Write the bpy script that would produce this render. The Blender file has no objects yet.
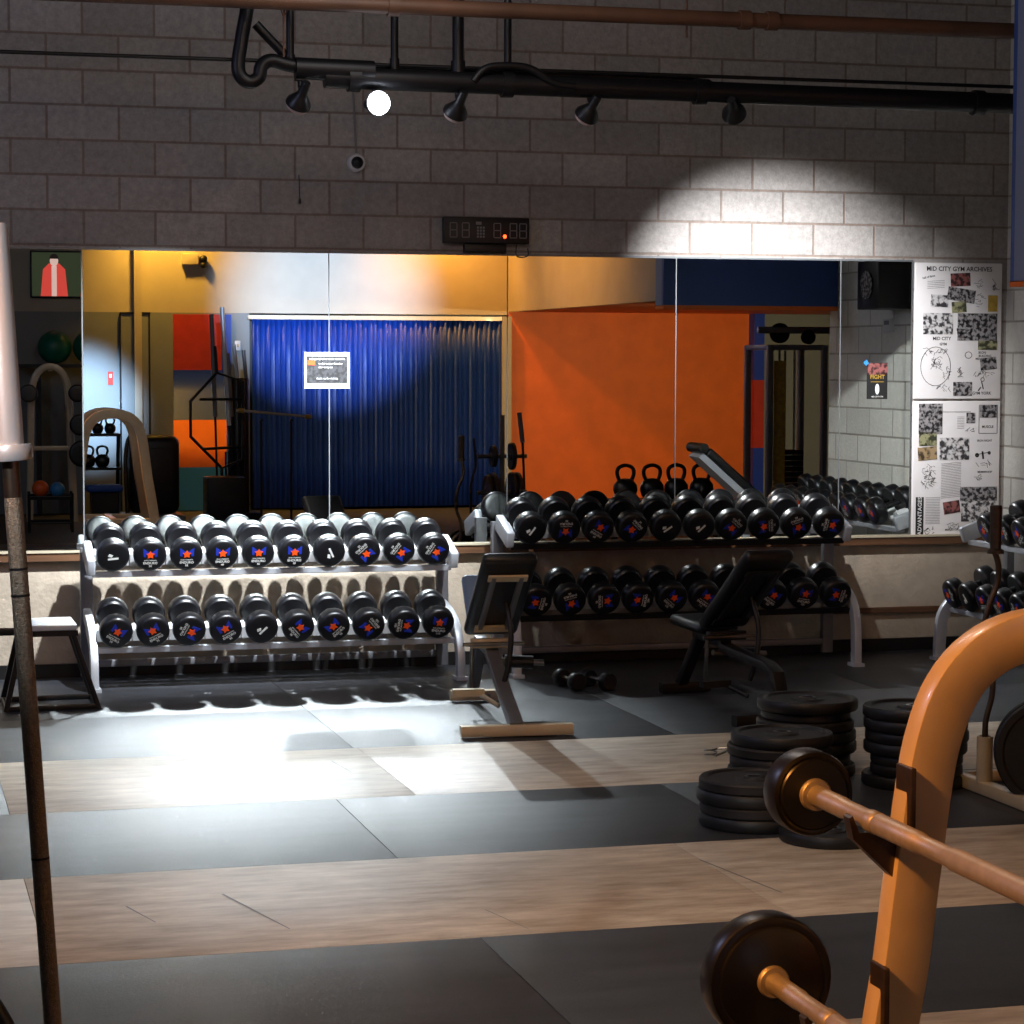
import bpy, bmesh, math, random
from mathutils import Vector, Matrix
random.seed(7)
SC = bpy.context.scene
COL = SC.collection
PI = math.pi
R = math.radians

# ------------------------------------------------------------------ materials
def lin(c):
    return tuple(((v/255)/12.92 if v/255 <= .04045 else ((v/255+.055)/1.055)**2.4) for v in c)

def mat(name, rgb, rough=.5, metal=0., var=0., scale=8., bump=0., bscale=60., spec=.5, coat=0., stretch=(1, 1, 1)):
    m = bpy.data.materials.new(name); m.use_nodes = True
    nt = m.node_tree; b = nt.nodes['Principled BSDF']
    c = lin(rgb)
    b.inputs['Base Color'].default_value = (*c, 1)
    b.inputs['Roughness'].default_value = rough
    b.inputs['Metallic'].default_value = metal
    b.inputs['Specular IOR Level'].default_value = spec
    if coat: b.inputs['Coat Weight'].default_value = coat
    if var or bump:
        tc = nt.nodes.new('ShaderNodeTexCoord'); mp = nt.nodes.new('ShaderNodeMapping')
        mp.inputs['Scale'].default_value = stretch
        nt.links.new(tc.outputs['Object'], mp.inputs['Vector'])
    if var:
        n = nt.nodes.new('ShaderNodeTexNoise'); n.inputs['Scale'].default_value = scale; n.inputs['Detail'].default_value = 6
        nt.links.new(mp.outputs['Vector'], n.inputs['Vector'])
        r = nt.nodes.new('ShaderNodeValToRGB')
        r.color_ramp.elements[0].position = .3; r.color_ramp.elements[1].position = .7
        r.color_ramp.elements[0].color = (*[v*(1-var) for v in c], 1)
        r.color_ramp.elements[1].color = (*[min(1, v*(1+var)) for v in c], 1)
        nt.links.new(n.outputs['Fac'], r.inputs['Fac']); nt.links.new(r.outputs['Color'], b.inputs['Base Color'])
    if bump:
        n2 = nt.nodes.new('ShaderNodeTexNoise'); n2.inputs['Scale'].default_value = bscale; n2.inputs['Detail'].default_value = 4
        nt.links.new(mp.outputs['Vector'], n2.inputs['Vector'])
        bp = nt.nodes.new('ShaderNodeBump'); bp.inputs['Strength'].default_value = bump; bp.inputs['Distance'].default_value = .01
        nt.links.new(n2.outputs['Fac'], bp.inputs['Height']); nt.links.new(bp.outputs['Normal'], b.inputs['Normal'])
    return m

def emis(name, rgb, s):
    m = bpy.data.materials.new(name); m.use_nodes = True
    b = m.node_tree.nodes['Principled BSDF']
    b.inputs['Base Color'].default_value = (*lin(rgb), 1)
    b.inputs['Emission Color'].default_value = (*lin(rgb), 1); b.inputs['Emission Strength'].default_value = s
    return m

def block_mat(name, rgb, mortar, axis, off=(0, 0), var=.34, rough=.62, bw=.41, bh=.2):
    """painted concrete block; axis: which horizontal world axis runs along the wall"""
    m = bpy.data.materials.new(name); m.use_nodes = True
    nt = m.node_tree; b = nt.nodes['Principled BSDF']; L = nt.links.new
    tc = nt.nodes.new('ShaderNodeTexCoord'); sp = nt.nodes.new('ShaderNodeSeparateXYZ'); cb = nt.nodes.new('ShaderNodeCombineXYZ')
    L(tc.outputs['Object'], sp.inputs[0]); L(sp.outputs[axis], cb.inputs[0]); L(sp.outputs[2], cb.inputs[1])
    mp = nt.nodes.new('ShaderNodeMapping'); mp.inputs['Location'].default_value = (off[0], off[1], 0); L(cb.outputs[0], mp.inputs[0])
    br = nt.nodes.new('ShaderNodeTexBrick'); L(mp.outputs[0], br.inputs['Vector'])
    br.inputs['Scale'].default_value = 1; br.inputs['Brick Width'].default_value = bw; br.inputs['Row Height'].default_value = bh
    br.inputs['Mortar Size'].default_value = .009; br.inputs['Mortar Smooth'].default_value = .5; br.inputs['Bias'].default_value = 0
    c = lin(rgb)
    br.inputs['Color1'].default_value = (*[v*.86 for v in c], 1); br.inputs['Color2'].default_value = (*[min(1, v*1.14) for v in c], 1)
    br.inputs['Mortar'].default_value = (*lin(mortar), 1)
    n = nt.nodes.new('ShaderNodeTexNoise'); n.inputs['Scale'].default_value = 22; n.inputs['Detail'].default_value = 10; n.inputs['Roughness'].default_value = .8
    L(tc.outputs['Object'], n.inputs['Vector'])
    rm = nt.nodes.new('ShaderNodeMapRange'); rm.inputs[1].default_value = .3; rm.inputs[2].default_value = .7
    rm.inputs[3].default_value = 1-var; rm.inputs[4].default_value = 1+var; L(n.outputs['Fac'], rm.inputs[0])
    mx = nt.nodes.new('ShaderNodeMix'); mx.data_type = 'RGBA'; mx.blend_type = 'MULTIPLY'; mx.inputs[0].default_value = 1
    L(br.outputs['Color'], mx.inputs[6]); L(rm.outputs[0], mx.inputs[7]); L(mx.outputs[2], b.inputs['Base Color'])
    b.inputs['Roughness'].default_value = rough
    n2 = nt.nodes.new('ShaderNodeTexNoise'); n2.inputs['Scale'].default_value = 45; n2.inputs['Detail'].default_value = 5; L(tc.outputs['Object'], n2.inputs['Vector'])
    ad = nt.nodes.new('ShaderNodeMath'); ad.operation = 'MULTIPLY_ADD'; L(br.outputs['Fac'], ad.inputs[0]); ad.inputs[1].default_value = -1.2; L(n2.outputs['Fac'], ad.inputs[2])
    bp = nt.nodes.new('ShaderNodeBump'); bp.inputs['Strength'].default_value = .5; bp.inputs['Distance'].default_value = .008
    L(ad.outputs[0], bp.inputs['Height']); L(bp.outputs['Normal'], b.inputs['Normal'])
    return m

M = {}
M['block'] = block_mat('painted_block', (150, 145, 140), (124, 110, 100), 0, (.06, .1))
M['block_side'] = block_mat('pale_block', (222, 220, 210), (176, 170, 158), 1, (.1, .1), var=.1)
M['dado'] = mat('pale_plaster', (166, 152, 134), .6, var=.12, scale=9, bump=.4, bscale=40)
M['wood_trim'] = mat('brown_wood_trim', (92, 62, 40), .45, var=.3, scale=10, stretch=(.3, 4, 4))
M['ledge_top'] = mat('pale_ledge', (176, 164, 140), .5, var=.1)
M['slab'] = mat('concrete_slab', (60, 58, 56), .7, var=.15)
M['rubber'] = mat('rubber_mat', (48, 50, 55), .40, var=.38, scale=3.2, bump=.3, bscale=160, stretch=(.5, 2.2, 1))
M['ceiling'] = mat('dark_ceiling', (38, 35, 36), .8, var=.2)
M['mirror'] = mat('mirror_glass', (224, 228, 226), .0, 1.0)
M['mirror_edge'] = mat('mirror_edge', (118, 122, 124), .4, .5)
M['seam'] = mat('mirror_seam', (150, 155, 158), .4)
M['white_metal'] = mat('silver_white_enamel', (196, 200, 206), .38, .25, var=.05)
M['rack_metal'] = mat('grey_enamel', (120, 120, 124), .4, .4, var=.08)
M['cradle'] = mat('pale_cradle_plastic', (205, 205, 205), .45)
M['dark_metal'] = mat('dark_steel', (44, 42, 42), .4, .6, var=.15)
M['black_iron'] = mat('black_iron_pipe', (24, 24, 27), .45, .3, var=.2, scale=20)
M['urethane'] = mat('black_urethane', (15, 15, 18), .34, 0, spec=.6)
M['chrome'] = mat('worn_chrome', (150, 148, 144), .28, 1.0, var=.12, scale=30)
M['steel_bar'] = mat('brushed_bar_steel', (190, 180, 165), .48, .75, var=.1, scale=40)
M['sleeve'] = mat('bright_sleeve_steel', (205, 206, 208), .4, .35, var=.08, scale=25, stretch=(1, 1, .2))
M['knurl'] = mat('knurled_steel', (150, 140, 125), .5, .9, var=.25, scale=180, bump=.5, bscale=400)
M['bronze'] = mat('dark_bronze_steel', (92, 78, 68), .4, .9, var=.2, scale=30)
M['rack_paint'] = mat('cream_silver_enamel', (200, 182, 150), .35, .15, var=.06, scale=12, coat=.2)
M['copper'] = mat('orange_brown_pipe', (100, 70, 52), .55, .1, var=.2, scale=5)
M['vinyl'] = mat('black_vinyl', (20, 20, 22), .38, var=.15, scale=30)
M['pad_lit'] = mat('lit_blue_vinyl', (120, 142, 172), .42)  # lamp light on the tilted seat is put into this pale blue
M['iron_plate'] = mat('black_rubber_plate', (19, 19, 21), .5, var=.25, scale=14)
M['iron_plate2'] = mat('worn_iron_plate', (34, 31, 31), .55, .2, var=.3, scale=16)
M['logo_blue'] = mat('logo_blue', (26, 48, 156), .4)
M['logo_orange'] = mat('logo_orange', (232, 78, 16), .4)
M['ink_white'] = mat('ink_white', (215, 215, 210), .5)
M['ink_black'] = mat('ink_black', (22, 21, 22), .6)
M['ink_grey'] = mat('ink_grey', (120, 118, 120), .6)
M['paper'] = mat('white_paper', (222, 218, 216), .6, var=.03)
M['photo_dark'] = mat('print_dark', (70, 66, 66), .5, var=.95, scale=38)
M['photo_mid'] = mat('print_mid', (130, 128, 128), .5, var=.75, scale=42)
M['photo_sepia'] = mat('print_sepia', (112, 92, 66), .5, var=.7, scale=34)
M['photo_green'] = mat('print_green', (96, 98, 72), .5, var=.7, scale=34)
M['photo_red'] = mat('print_red', (120, 50, 48), .5, var=.7, scale=30)
def photo_mat(name, dark, light, scale):
    m = mat(name, dark, .5, var=.5, scale=scale)
    r = [n for n in m.node_tree.nodes if n.type == 'VALTORGB'][0]; e = r.color_ramp.elements
    e[0].position = .44; e[1].position = .56; e[0].color = (*lin(dark), 1); e[1].color = (*lin(light), 1)
    return m
M['photo_dark'] = photo_mat('print_dark', (20, 18, 20), (150, 146, 146), 40)
M['notice_print'] = photo_mat('notice_print', (8, 8, 9), (48, 48, 52), 40)
M['photo_mid'] = photo_mat('print_mid', (52, 50, 52), (205, 202, 200), 34)
M['photo_sepia'] = photo_mat('print_sepia', (62, 48, 34), (160, 136, 100), 28)
M['photo_green'] = photo_mat('print_green', (56, 58, 40), (150, 148, 110), 28)
M['photo_red'] = photo_mat('print_red', (48, 22, 24), (140, 84, 80), 34)
M['photo_yellow'] = mat('print_yellow', (172, 140, 50), .5, var=.3, scale=30)
M['plastic_black'] = mat('black_plastic', (18, 18, 20), .4)
M['plastic_white'] = mat('white_plastic', (200, 200, 200), .45)
M['seg'] = mat('unlit_segments', (120, 118, 120), .5)
M['red_led'] = emis('red_led', (255, 60, 20), 9)
M['bulb_on'] = emis('lit_bulb', (235, 242, 255), 30)
M['bulb_off'] = mat('frosted_glass_off', (205, 180, 172), .35)
M['bulb_clear'] = mat('reflector_glass_off', (130, 130, 130), .15, .6)
M['curtain'] = mat('blue_vinyl_strips', (10, 50, 132), .46, var=.25, scale=9, stretch=(6, 6, .6), bump=.25, bscale=30)
M['beige'] = mat('beige_wall_paint', (176, 166, 146), .6, var=.06, scale=3)
M['grey_wall'] = mat('grey_wall_paint', (120, 124, 122), .55, var=.06, scale=3)
M['orange'] = mat('orange_wall_paint', (224, 104, 20), .6, var=.1, scale=4)
M['red'] = mat('red_paint', (176, 44, 24), .55, var=.1)
M['blue'] = mat('blue_paint', (26, 58, 160), .5, var=.06)
M['lightblue'] = mat('light_blue_paint', (52, 130, 190), .5)
M['header_blue'] = mat('header_blue_paint', (46, 72, 134), .5, var=.08, scale=3)
M['header_grey'] = mat('header_grey_blue_paint', (110, 118, 148), .55, var=.06, scale=3)
M['ball_green'] = mat('green_vinyl_ball', (26, 110, 84), .4)
M['ball_orange'] = mat('orange_ball', (220, 90, 30), .4)
M['seat_blue'] = mat('blue_cushion', (40, 80, 160), .5)

def floor_wood():
    m = bpy.data.materials.new('plywood'); m.use_nodes = True
    nt = m.node_tree; b = nt.nodes['Principled BSDF']; L = nt.links.new
    tc = nt.nodes.new('ShaderNodeTexCoord')
    mp = nt.nodes.new('ShaderNodeMapping'); mp.inputs['Scale'].default_value = (1.2, 4.5, 1); L(tc.outputs['Object'], mp.inputs[0])
    n = nt.nodes.new('ShaderNodeTexNoise'); n.inputs['Scale'].default_value = 3; n.inputs['Detail'].default_value = 9; n.inputs['Roughness'].default_value = .65
    L(mp.outputs[0], n.inputs['Vector'])
    r = nt.nodes.new('ShaderNodeValToRGB'); e = r.color_ramp.elements
    e[0].position = .28; e[0].color = (*lin((158, 136, 110)), 1); e[1].position = .66; e[1].color = (*lin((214, 200, 178)), 1)
    L(n.outputs['Fac'], r.inputs['Fac'])
    n2 = nt.nodes.new('ShaderNodeTexNoise'); n2.inputs['Scale'].default_value = 1.3; n2.inputs['Detail'].default_value = 7; L(tc.outputs['Object'], n2.inputs['Vector'])
    r2 = nt.nodes.new('ShaderNodeMapRange'); r2.inputs[1].default_value = .35; r2.inputs[2].default_value = .65; r2.inputs[3].default_value = .8; r2.inputs[4].default_value = 1.08
    L(n2.outputs['Fac'], r2.inputs[0])
    mx = nt.nodes.new('ShaderNodeMix'); mx.data_type = 'RGBA'; mx.blend_type = 'MULTIPLY'; mx.inputs[0].default_value = 1
    L(r.outputs['Color'], mx.inputs[6]); L(r2.outputs[0], mx.inputs[7]); L(mx.outputs[2], b.inputs['Base Color'])
    b.inputs['Roughness'].default_value = .5
    return m
M['plywood'] = floor_wood()

# ------------------------------------------------------------------ mesh builder
def T(x=0, y=0, z=0): return Matrix.Translation((x, y, z))
def RX(a): return Matrix.Rotation(a, 4, 'X')
def RY(a): return Matrix.Rotation(a, 4, 'Y')
def RZ(a): return Matrix.Rotation(a, 4, 'Z')
_txt = {}
def text_geo(s):
    if s not in _txt:
        cu = bpy.data.curves.new('t', 'FONT'); cu.body = s; cu.size = 1; cu.align_x = 'CENTER'; cu.align_y = 'CENTER'; cu.resolution_u = 2; cu.offset = .018
        o = bpy.data.objects.new('t', cu); COL.objects.link(o)
        dg = bpy.context.evaluated_depsgraph_get(); me = bpy.data.meshes.new_from_object(o.evaluated_get(dg))
        _txt[s] = ([v.co.copy() for v in me.vertices], [tuple(p.vertices) for p in me.polygons])
        bpy.data.objects.remove(o); bpy.data.curves.remove(cu); bpy.data.meshes.remove(me)
    return _txt[s]

class MB:
    def __init__(s): s.b = bmesh.new(); s.mi = 0
    def use(s, i): s.mi = i; return s
    def _add(s, verts, faces, mx=None, smooth=True):
        vs = [s.b.verts.new((mx @ Vector(v)) if mx else Vector(v)) for v in verts]
        for f in faces:
            try:
                fc = s.b.faces.new([vs[i] for i in f]); fc.material_index = s.mi; fc.smooth = smooth
            except ValueError: pass
        return s
    def box(s, c, d, mx=None, bev=0.):
        x, y, z = [v/2 for v in d]
        if bev <= 0:
            V = [(c[0]+a*x, c[1]+b_*y, c[2]+e*z) for a in (-1, 1) for b_ in (-1, 1) for e in (-1, 1)]
            F = [(0, 1, 3, 2), (4, 6, 7, 5), (0, 4, 5, 1), (2, 3, 7, 6), (0, 2, 6, 4), (1, 5, 7, 3)]
            return s._add(V, F, mx, False)
        t = bmesh.new(); bmesh.ops.create_cube(t, size=1, matrix=T(*c) @ Matrix.Diagonal((*d, 1)))
        bmesh.ops.bevel(t, geom=t.edges[:]+t.verts[:], offset=min(bev, min(d)*.49), segments=3, affect='EDGES', profile=.5)
        t.verts.index_update()
        V = [v.co.copy() for v in t.verts]; F = [tuple(v.index for v in f.verts) for f in t.faces]; t.free()
        return s._add(V, F, mx, True)
    def sweep(s, pts, prof, up=(0, 0, 1), mx=None, closed=False, smooth=True):
        P = [Vector(p) for p in pts]; n = len(P); V = []; up = Vector(up)
        prev = None
        for i, p in enumerate(P):
            a = P[(i-1) % n] if (closed or i) else P[0]; b = P[(i+1) % n] if (closed or i < n-1) else P[-1]
            t = (b-a).normalized()
            if prev is None:
                u = up if abs(up.dot(t)) < .98 else Vector((1, 0, 0))
                side = t.cross(u).normalized()
            else:
                side = (prev - t*prev.dot(t)).normalized()
            prev = side; nn = side.cross(t)
            V += [p + side*q[0] + nn*q[1] for q in prof]
        k = len(prof); F = []
        for i in range(n if closed else n-1):
            for j in range(k):
                a = i*k+j; b = i*k+(j+1) % k; c = ((i+1) % n)*k+(j+1) % k; d = ((i+1) % n)*k+j
                F.append((a, b, c, d))
        if not closed: F += [tuple(range(k))[::-1], tuple((n-1)*k+j for j in range(k))]
        return s._add(V, F, mx, smooth)
    def tube(s, pts, r, seg=10, mx=None, closed=False):
        return s.sweep(pts, [(r*math.cos(2*PI*i/seg), r*math.sin(2*PI*i/seg)) for i in range(seg)], mx=mx, closed=closed)
    def sq(s, pts, w, h, up=(0, 0, 1), mx=None, r=.006):
        a, b = w/2, h/2; r = min(r, a*.9, b*.9); pr = []
        for cx, cy, a0 in ((a-r, b-r, 0), (-a+r, b-r, 90), (-a+r, -b+r, 180), (a-r, -b+r, 270)):
            for k in (0, 45, 90): pr.append((cx+r*math.cos(R(a0+k)), cy+r*math.sin(R(a0+k))))
        return s.sweep(pts, pr, up=up, mx=mx)
    def lathe(s, prof, mx=None, seg=28):
        V = []; F = []; k = len(prof)
        for i in range(seg):
            a = 2*PI*i/seg
            V += [(r*math.cos(a), r*math.sin(a), z) for r, z in prof]
        for i in range(seg):
            for j in range(k-1):
                a = i*k+j; b = ((i+1) % seg)*k+j
                F.append((a, b, b+1, a+1))
        s._add(V, F, mx, True)
        return s
    def poly(s, pts, mx=None): return s._add(pts, [tuple(range(len(pts)))], mx, False)
    def slab(s, pts, h, mx=None):
        n = len(pts); V = [(p[0], p[1], 0) for p in pts]+[(p[0], p[1], h) for p in pts]
        F = [tuple(range(n))[::-1], tuple(range(n, 2*n))]+[(i, (i+1) % n, n+(i+1) % n, n+i) for i in range(n)]
        return s._add(V, F, mx, False)
    def sphere(s, c, r, mx=None, seg=20, sc=(1, 1, 1)):
        pr = [(max(1e-4, r*math.sin(PI*i/12)), -r*math.cos(PI*i/12)) for i in range(13)]
        return s.lathe(pr, (mx or Matrix()) @ T(*c) @ Matrix.Diagonal((*sc, 1)), seg)
    def text(s, st, size, mx):
        V, F = text_geo(st); return s._add([v*size for v in V], F, mx, False)
    def build(s, name, mats, parent=None):
        bmesh.ops.remove_doubles(s.b, verts=s.b.verts, dist=1e-6)
        bmesh.ops.recalc_face_normals(s.b, faces=s.b.faces)
        me = bpy.data.meshes.new(name); s.b.to_mesh(me); s.b.free()
        for m in (mats if isinstance(mats, (list, tuple)) else [mats]): me.materials.append(M[m] if isinstance(m, str) else m)
        me.set_sharp_from_angle(angle=R(38))
        o = bpy.data.objects.new(name, me); COL.objects.link(o)
        if parent is not None: o.parent = parent
        return o

def smooth_pts(pts, n=6):
    P = [Vector(p) for p in pts]; out = []
    for i in range(len(P)-1):
        p0 = P[max(i-1, 0)]; p1 = P[i]; p2 = P[i+1]; p3 = P[min(i+2, len(P)-1)]
        for k in range(n):
            t = k/n
            out.append(.5*((2*p1)+(p2-p0)*t+(2*p0-5*p1+4*p2-p3)*t*t+(3*p1-p0-3*p2+p3)*t**3))
    return out+[P[-1]]

def thing(name, label, cat, loc=(0, 0, 0), rz=0, group=None):
    o = bpy.data.objects.new(name, None); COL.objects.link(o); o.empty_display_size = .1
    o.location = loc; o.rotation_euler = (0, 0, rz); o['label'] = label; o['category'] = cat
    if group: o['group'] = group
    return o
def tag(o, label, cat, group=None, kind=None):
    o['label'] = label; o['category'] = cat
    if group: o['group'] = group
    if kind: o['kind'] = kind
    return o
def struct(o): o['kind'] = 'structure'; return o
def copy_tree(o, parent=None):
    c = o.copy(); COL.objects.link(c)
    if parent is not None: c.parent = parent
    for ch in list(o.children): copy_tree(ch, c)
    return c
ORD = ['first', 'second', 'third', 'fourth', 'fifth', 'sixth', 'seventh', 'eighth', 'ninth', 'tenth', 'eleventh']

# ------------------------------------------------------------------ room shell
def wallbox(name, x0, x1, y0, y1, z0, z1, m):
    b = MB(); b.box(((x0+x1)/2, (y0+y1)/2, (z0+z1)/2), (x1-x0, y1-y0, z1-z0)); return struct(b.build(name, m))
CEIL = 4.5
wallbox('floor', -3.2, 14, -15.2, .2, -.2, -.012, 'slab')
wallbox('ceiling', -3.2, 14, -15.2, .2, CEIL, CEIL+.15, 'ceiling')
wallbox('wall_mirror', -3.2, 7.2, 0, .2, .74, CEIL, 'block')
wallbox('wall_mirror_lower', -3.2, 7.2, 0, .2, -.012, .74, 'dado')
wallbox('wall_right', 7.015, 7.2, -2.9, 0, -.012, CEIL, 'block_side')
wallbox('wall_left', -3.4, -3.2, -15.2, .2, -.012, CEIL, 'grey_wall')
wallbox('wall_rear_upper', -3.2, 7.75, -15.2, -15, 2.42, CEIL, 'beige')
wallbox('wall_rear_lower', -3.2, 4.45, -15.2, -15, -.012, 2.42, 'grey_wall')
wallbox('wall_rear_orange', 7.75, 11.0, -15.2, -15, -.012, CEIL, 'orange')
wallbox('wall_rear_corner', 11.0, 14, -15.2, -15, -.012, CEIL, 'grey_wall')
wallbox('wall_far_right', 14, 14.2, -15.2, .2, -.012, CEIL, 'grey_wall')
wallbox('wall_side_return', 7.2, 14.0, -2.9, -2.75, -.012, CEIL, 'grey_wall')
wallbox('ceiling_low', 7.85, 14.0, -15, -2.9, 2.46, 2.56, 'orange')
wallbox('wall_soffit', 7.75, 7.85, -15, -2.9, 2.46, CEIL, 'beige')
b = MB(); b.box((6.32, -2.86, 3.375), (1.39, .14, 2.25)); b.use(1).box((6.32, -2.84, 2.24), (1.39, .19, .03)); b.use(2).box((6.32, -2.77, 3.375), (1.39, .04, 2.25))
struct(b.build('wall_header', ['header_grey', 'orange', 'header_blue']))
# ledge, lower rail, base strip
b = MB(); b.box((2.0, -.03, .735), (10.0, .06, .012)); b.use(1).box((2.0, -.026, .705), (10.0, .05, .048)); b.build('trim_1', ['ledge_top', 'wood_trim'])['kind'] = 'structure'
b = MB(); b.box((6.42, -.015, .262), (1.18, .03, .035)); struct(b.build('trim_2', 'wood_trim'))
b = MB(); b.box((2.0, -.012, .035), (10.0, .024, .09)); struct(b.build('baseboard_mirror', 'dark_metal'))
b = MB(); b.box((3.08, -14.96, 2.21), (.09, .08, 4.4)); struct(b.build('trim_3', 'beige'))
b = MB(); b.box((7.7, -14.94, 1.2), (.12, .12, 2.4)); struct(b.build('trim_4', 'beige'))
# rear door outline
b = MB(); b.box((3.05, -14.99, 1.2), (.34, .02, 2.38)); b.use(1)
b.box((2.87, -14.985, 1.2), (.02, .03, 2.4)); b.box((3.22, -14.985, 1.2), (.02, .03, 2.4)); b.box((3.05, -14.985, 2.41), (.37, .03, .02))
struct(b.build('door_1', ['grey_wall', 'dark_metal']))

# ------------------------------------------------------------------ floor sheets
def sheet(name, x0, x1, y0, y1, m, label, group):
    b = MB(); g = .002
    b.box(((x0+x1)/2, (y0+y1)/2, -.005), (x1-x0-g, y1-y0-g, .010), bev=.001)
    return tag(b.build(name, m), label, 'mat' if m == 'rubber' else 'board', group)
YS = [-.33, -1.65, -2.868, -4.119, -5.33, -6.558, -7.72, -8.94, -10.16]
def row(y0, y1, xs, kind, texts):
    for i in range(len(xs)-1):
        if kind == 'r': sheet('rubber_mat', xs[i], xs[i+1], y1, y0, 'rubber', texts[i], 'black rubber floor mats')
        else: sheet('plywood_sheet', xs[i], xs[i+1], y1, y0, 'plywood', texts[i], 'plywood floor sheets')
row(0.0, -1.6, [-3.2, .5, 2.17, 3.8, 5.43, 7.0], 'r', ['black rubber mat under the low steel stand at the left', 'black rubber mat under the left half of the bright dumbbell rack',
    'black rubber mat between the two racks behind the raised bench', 'black rubber mat under the middle of the dark rack, two small dumbbells on it', 'black rubber mat by the far right corner under the collage boards'])
row(-1.6, -2.868, [-3.2, .5, 2.17, 3.795, 5.43, 7.0], 'r', ['dark rubber mat left of the scalloped dumbbell shadows', 'brightly lit rubber mat with scalloped dumbbell shadows along its back edge',
    'brightly lit rubber mat carrying the front foot of the raised bench', 'dim rubber mat right of the dark diagonal seam', 'dim rubber mat furthest right behind the plate stacks'])
row(-2.868, -4.119, [-.72, .5], 'r', ['small dark rubber corner at left end of the rear plywood strip'])
row(-2.868, -4.119, [.5, 2.19, 4.63, 7.0], 'w', ['brightly lit plywood sheet at left of the rear wooden strip', 'plywood sheet crossed by the bench shadow in the rear wooden strip', 'dim plywood sheet behind the plate stacks in the rear wooden strip'])
row(-4.119, -5.33, [-.6, 1.842, 3.28, 5.7], 'r', ['blue-grey rubber mat at left between the two plywood strips', 'rubber mat holding the rounded tip of the bench shadow', 'dark rubber mat under the stacks of weight plates'])
row(-5.33, -6.558, [-1.96, .483, 2.92, 5.36], 'w', ['plywood sheet cut by the left picture edge in the front wooden strip', 'long scuffed plywood sheet in the middle of the front wooden strip', 'dim brown plywood sheet at right of the front wooden strip'])
row(-6.558, -7.72, [-1.0, 1.84, 4.28], 'r', ['dark rubber mat along the bottom left of the picture', 'dark rubber mat under the two nearest barbell heads at bottom right'])
row(-7.72, -8.94, [-.6, 1.84, 4.28], 'w', ['near plywood sheet left of the barbell rack, below the frame', 'near plywood sheet just showing at the bottom right edge'])
row(-8.94, -10.16, [-.6, 1.84, 4.28], 'r', ['rubber mat under the upright barbell near the camera', 'rubber mat under the cream barbell rack near the camera'])
b = MB()
for (x0, y0, x1, y1, w) in [(2.917, -5.64, 3.01, -6.22, .008), (1.13, -5.75, 1.27, -6.30, .009), (.79, -5.85, .86, -6.1, .007), (.2, -6.0, .23, -6.2, .006), (2.0, -3.2, 2.03, -3.5, .005), (1.95, -6.2, 2.02, -6.5, .004)]:
    d = Vector((y1-y0, x0-x1, 0)).normalized()*w/2
    b.poly([(x0-d.x, y0-d.y, .0012), (x0+d.x, y0+d.y, .0012), (x1+d.x*.6, y1+d.y*.6, .0012), (x1-d.x*.6, y1-d.y*.6, .0012)])
tag(b.build('floor_scuffs', 'ink_grey'), 'thin dark scuff marks scraped across the plywood strips', 'scuff', kind='stuff')

# ------------------------------------------------------------------ mirror panels
ZB, ZT = .742, 2.473
xs = [1.156, 2.599, 3.694, 4.771, 5.864, 6.352]
ml = ['wide wall mirror panel reflecting the striped doorway and cable machine', 'wall mirror panel reflecting the dark half of the blue curtain', 'wall mirror panel reflecting the orange wall left part',
      'wall mirror panel reflecting the blue header and tall cable machine', 'narrow wall mirror panel next to the collage boards']
for i in range(5):
    b = MB(); b.box(((xs[i]+xs[i+1])/2, -.005, (ZB+ZT)/2), (xs[i+1]-xs[i]-.002, .008, ZT-ZB))
    o = b.build('wall_mirror_panel', 'mirror'); tag(o, ml[i], 'mirror', 'mirror panels along the block wall')
    e = MB(); e.box((xs[i+1]-.001, -.0095, (ZB+ZT)/2), (.006, .002, ZT-ZB)); e.box(((xs[i]+xs[i+1])/2, -.0055, ZT+.006), (xs[i+1]-xs[i], .011, .012))
    e.build('edge_strip', 'mirror_edge', o)
b = MB(); b.box((-.45, 0, 0), (.9, .006, ZT-ZB))
o = b.build('wall_mirror_panel', 'mirror'); o.matrix_world = T(1.152, -.034, (ZB+ZT)/2) @ RZ(R(-1.5))
tag(o, 'tilted left wall mirror panel reflecting the television and green balls', 'mirror', 'mirror panels along the block wall')
b = MB(); b.box((0, -.005, 0), (.008, .006, ZT-ZB)); b.box((-.45, -.002, (ZT-ZB)/2+.006), (.9, .01, .012)); b.build('edge_strip', 'mirror_edge', o)

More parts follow.
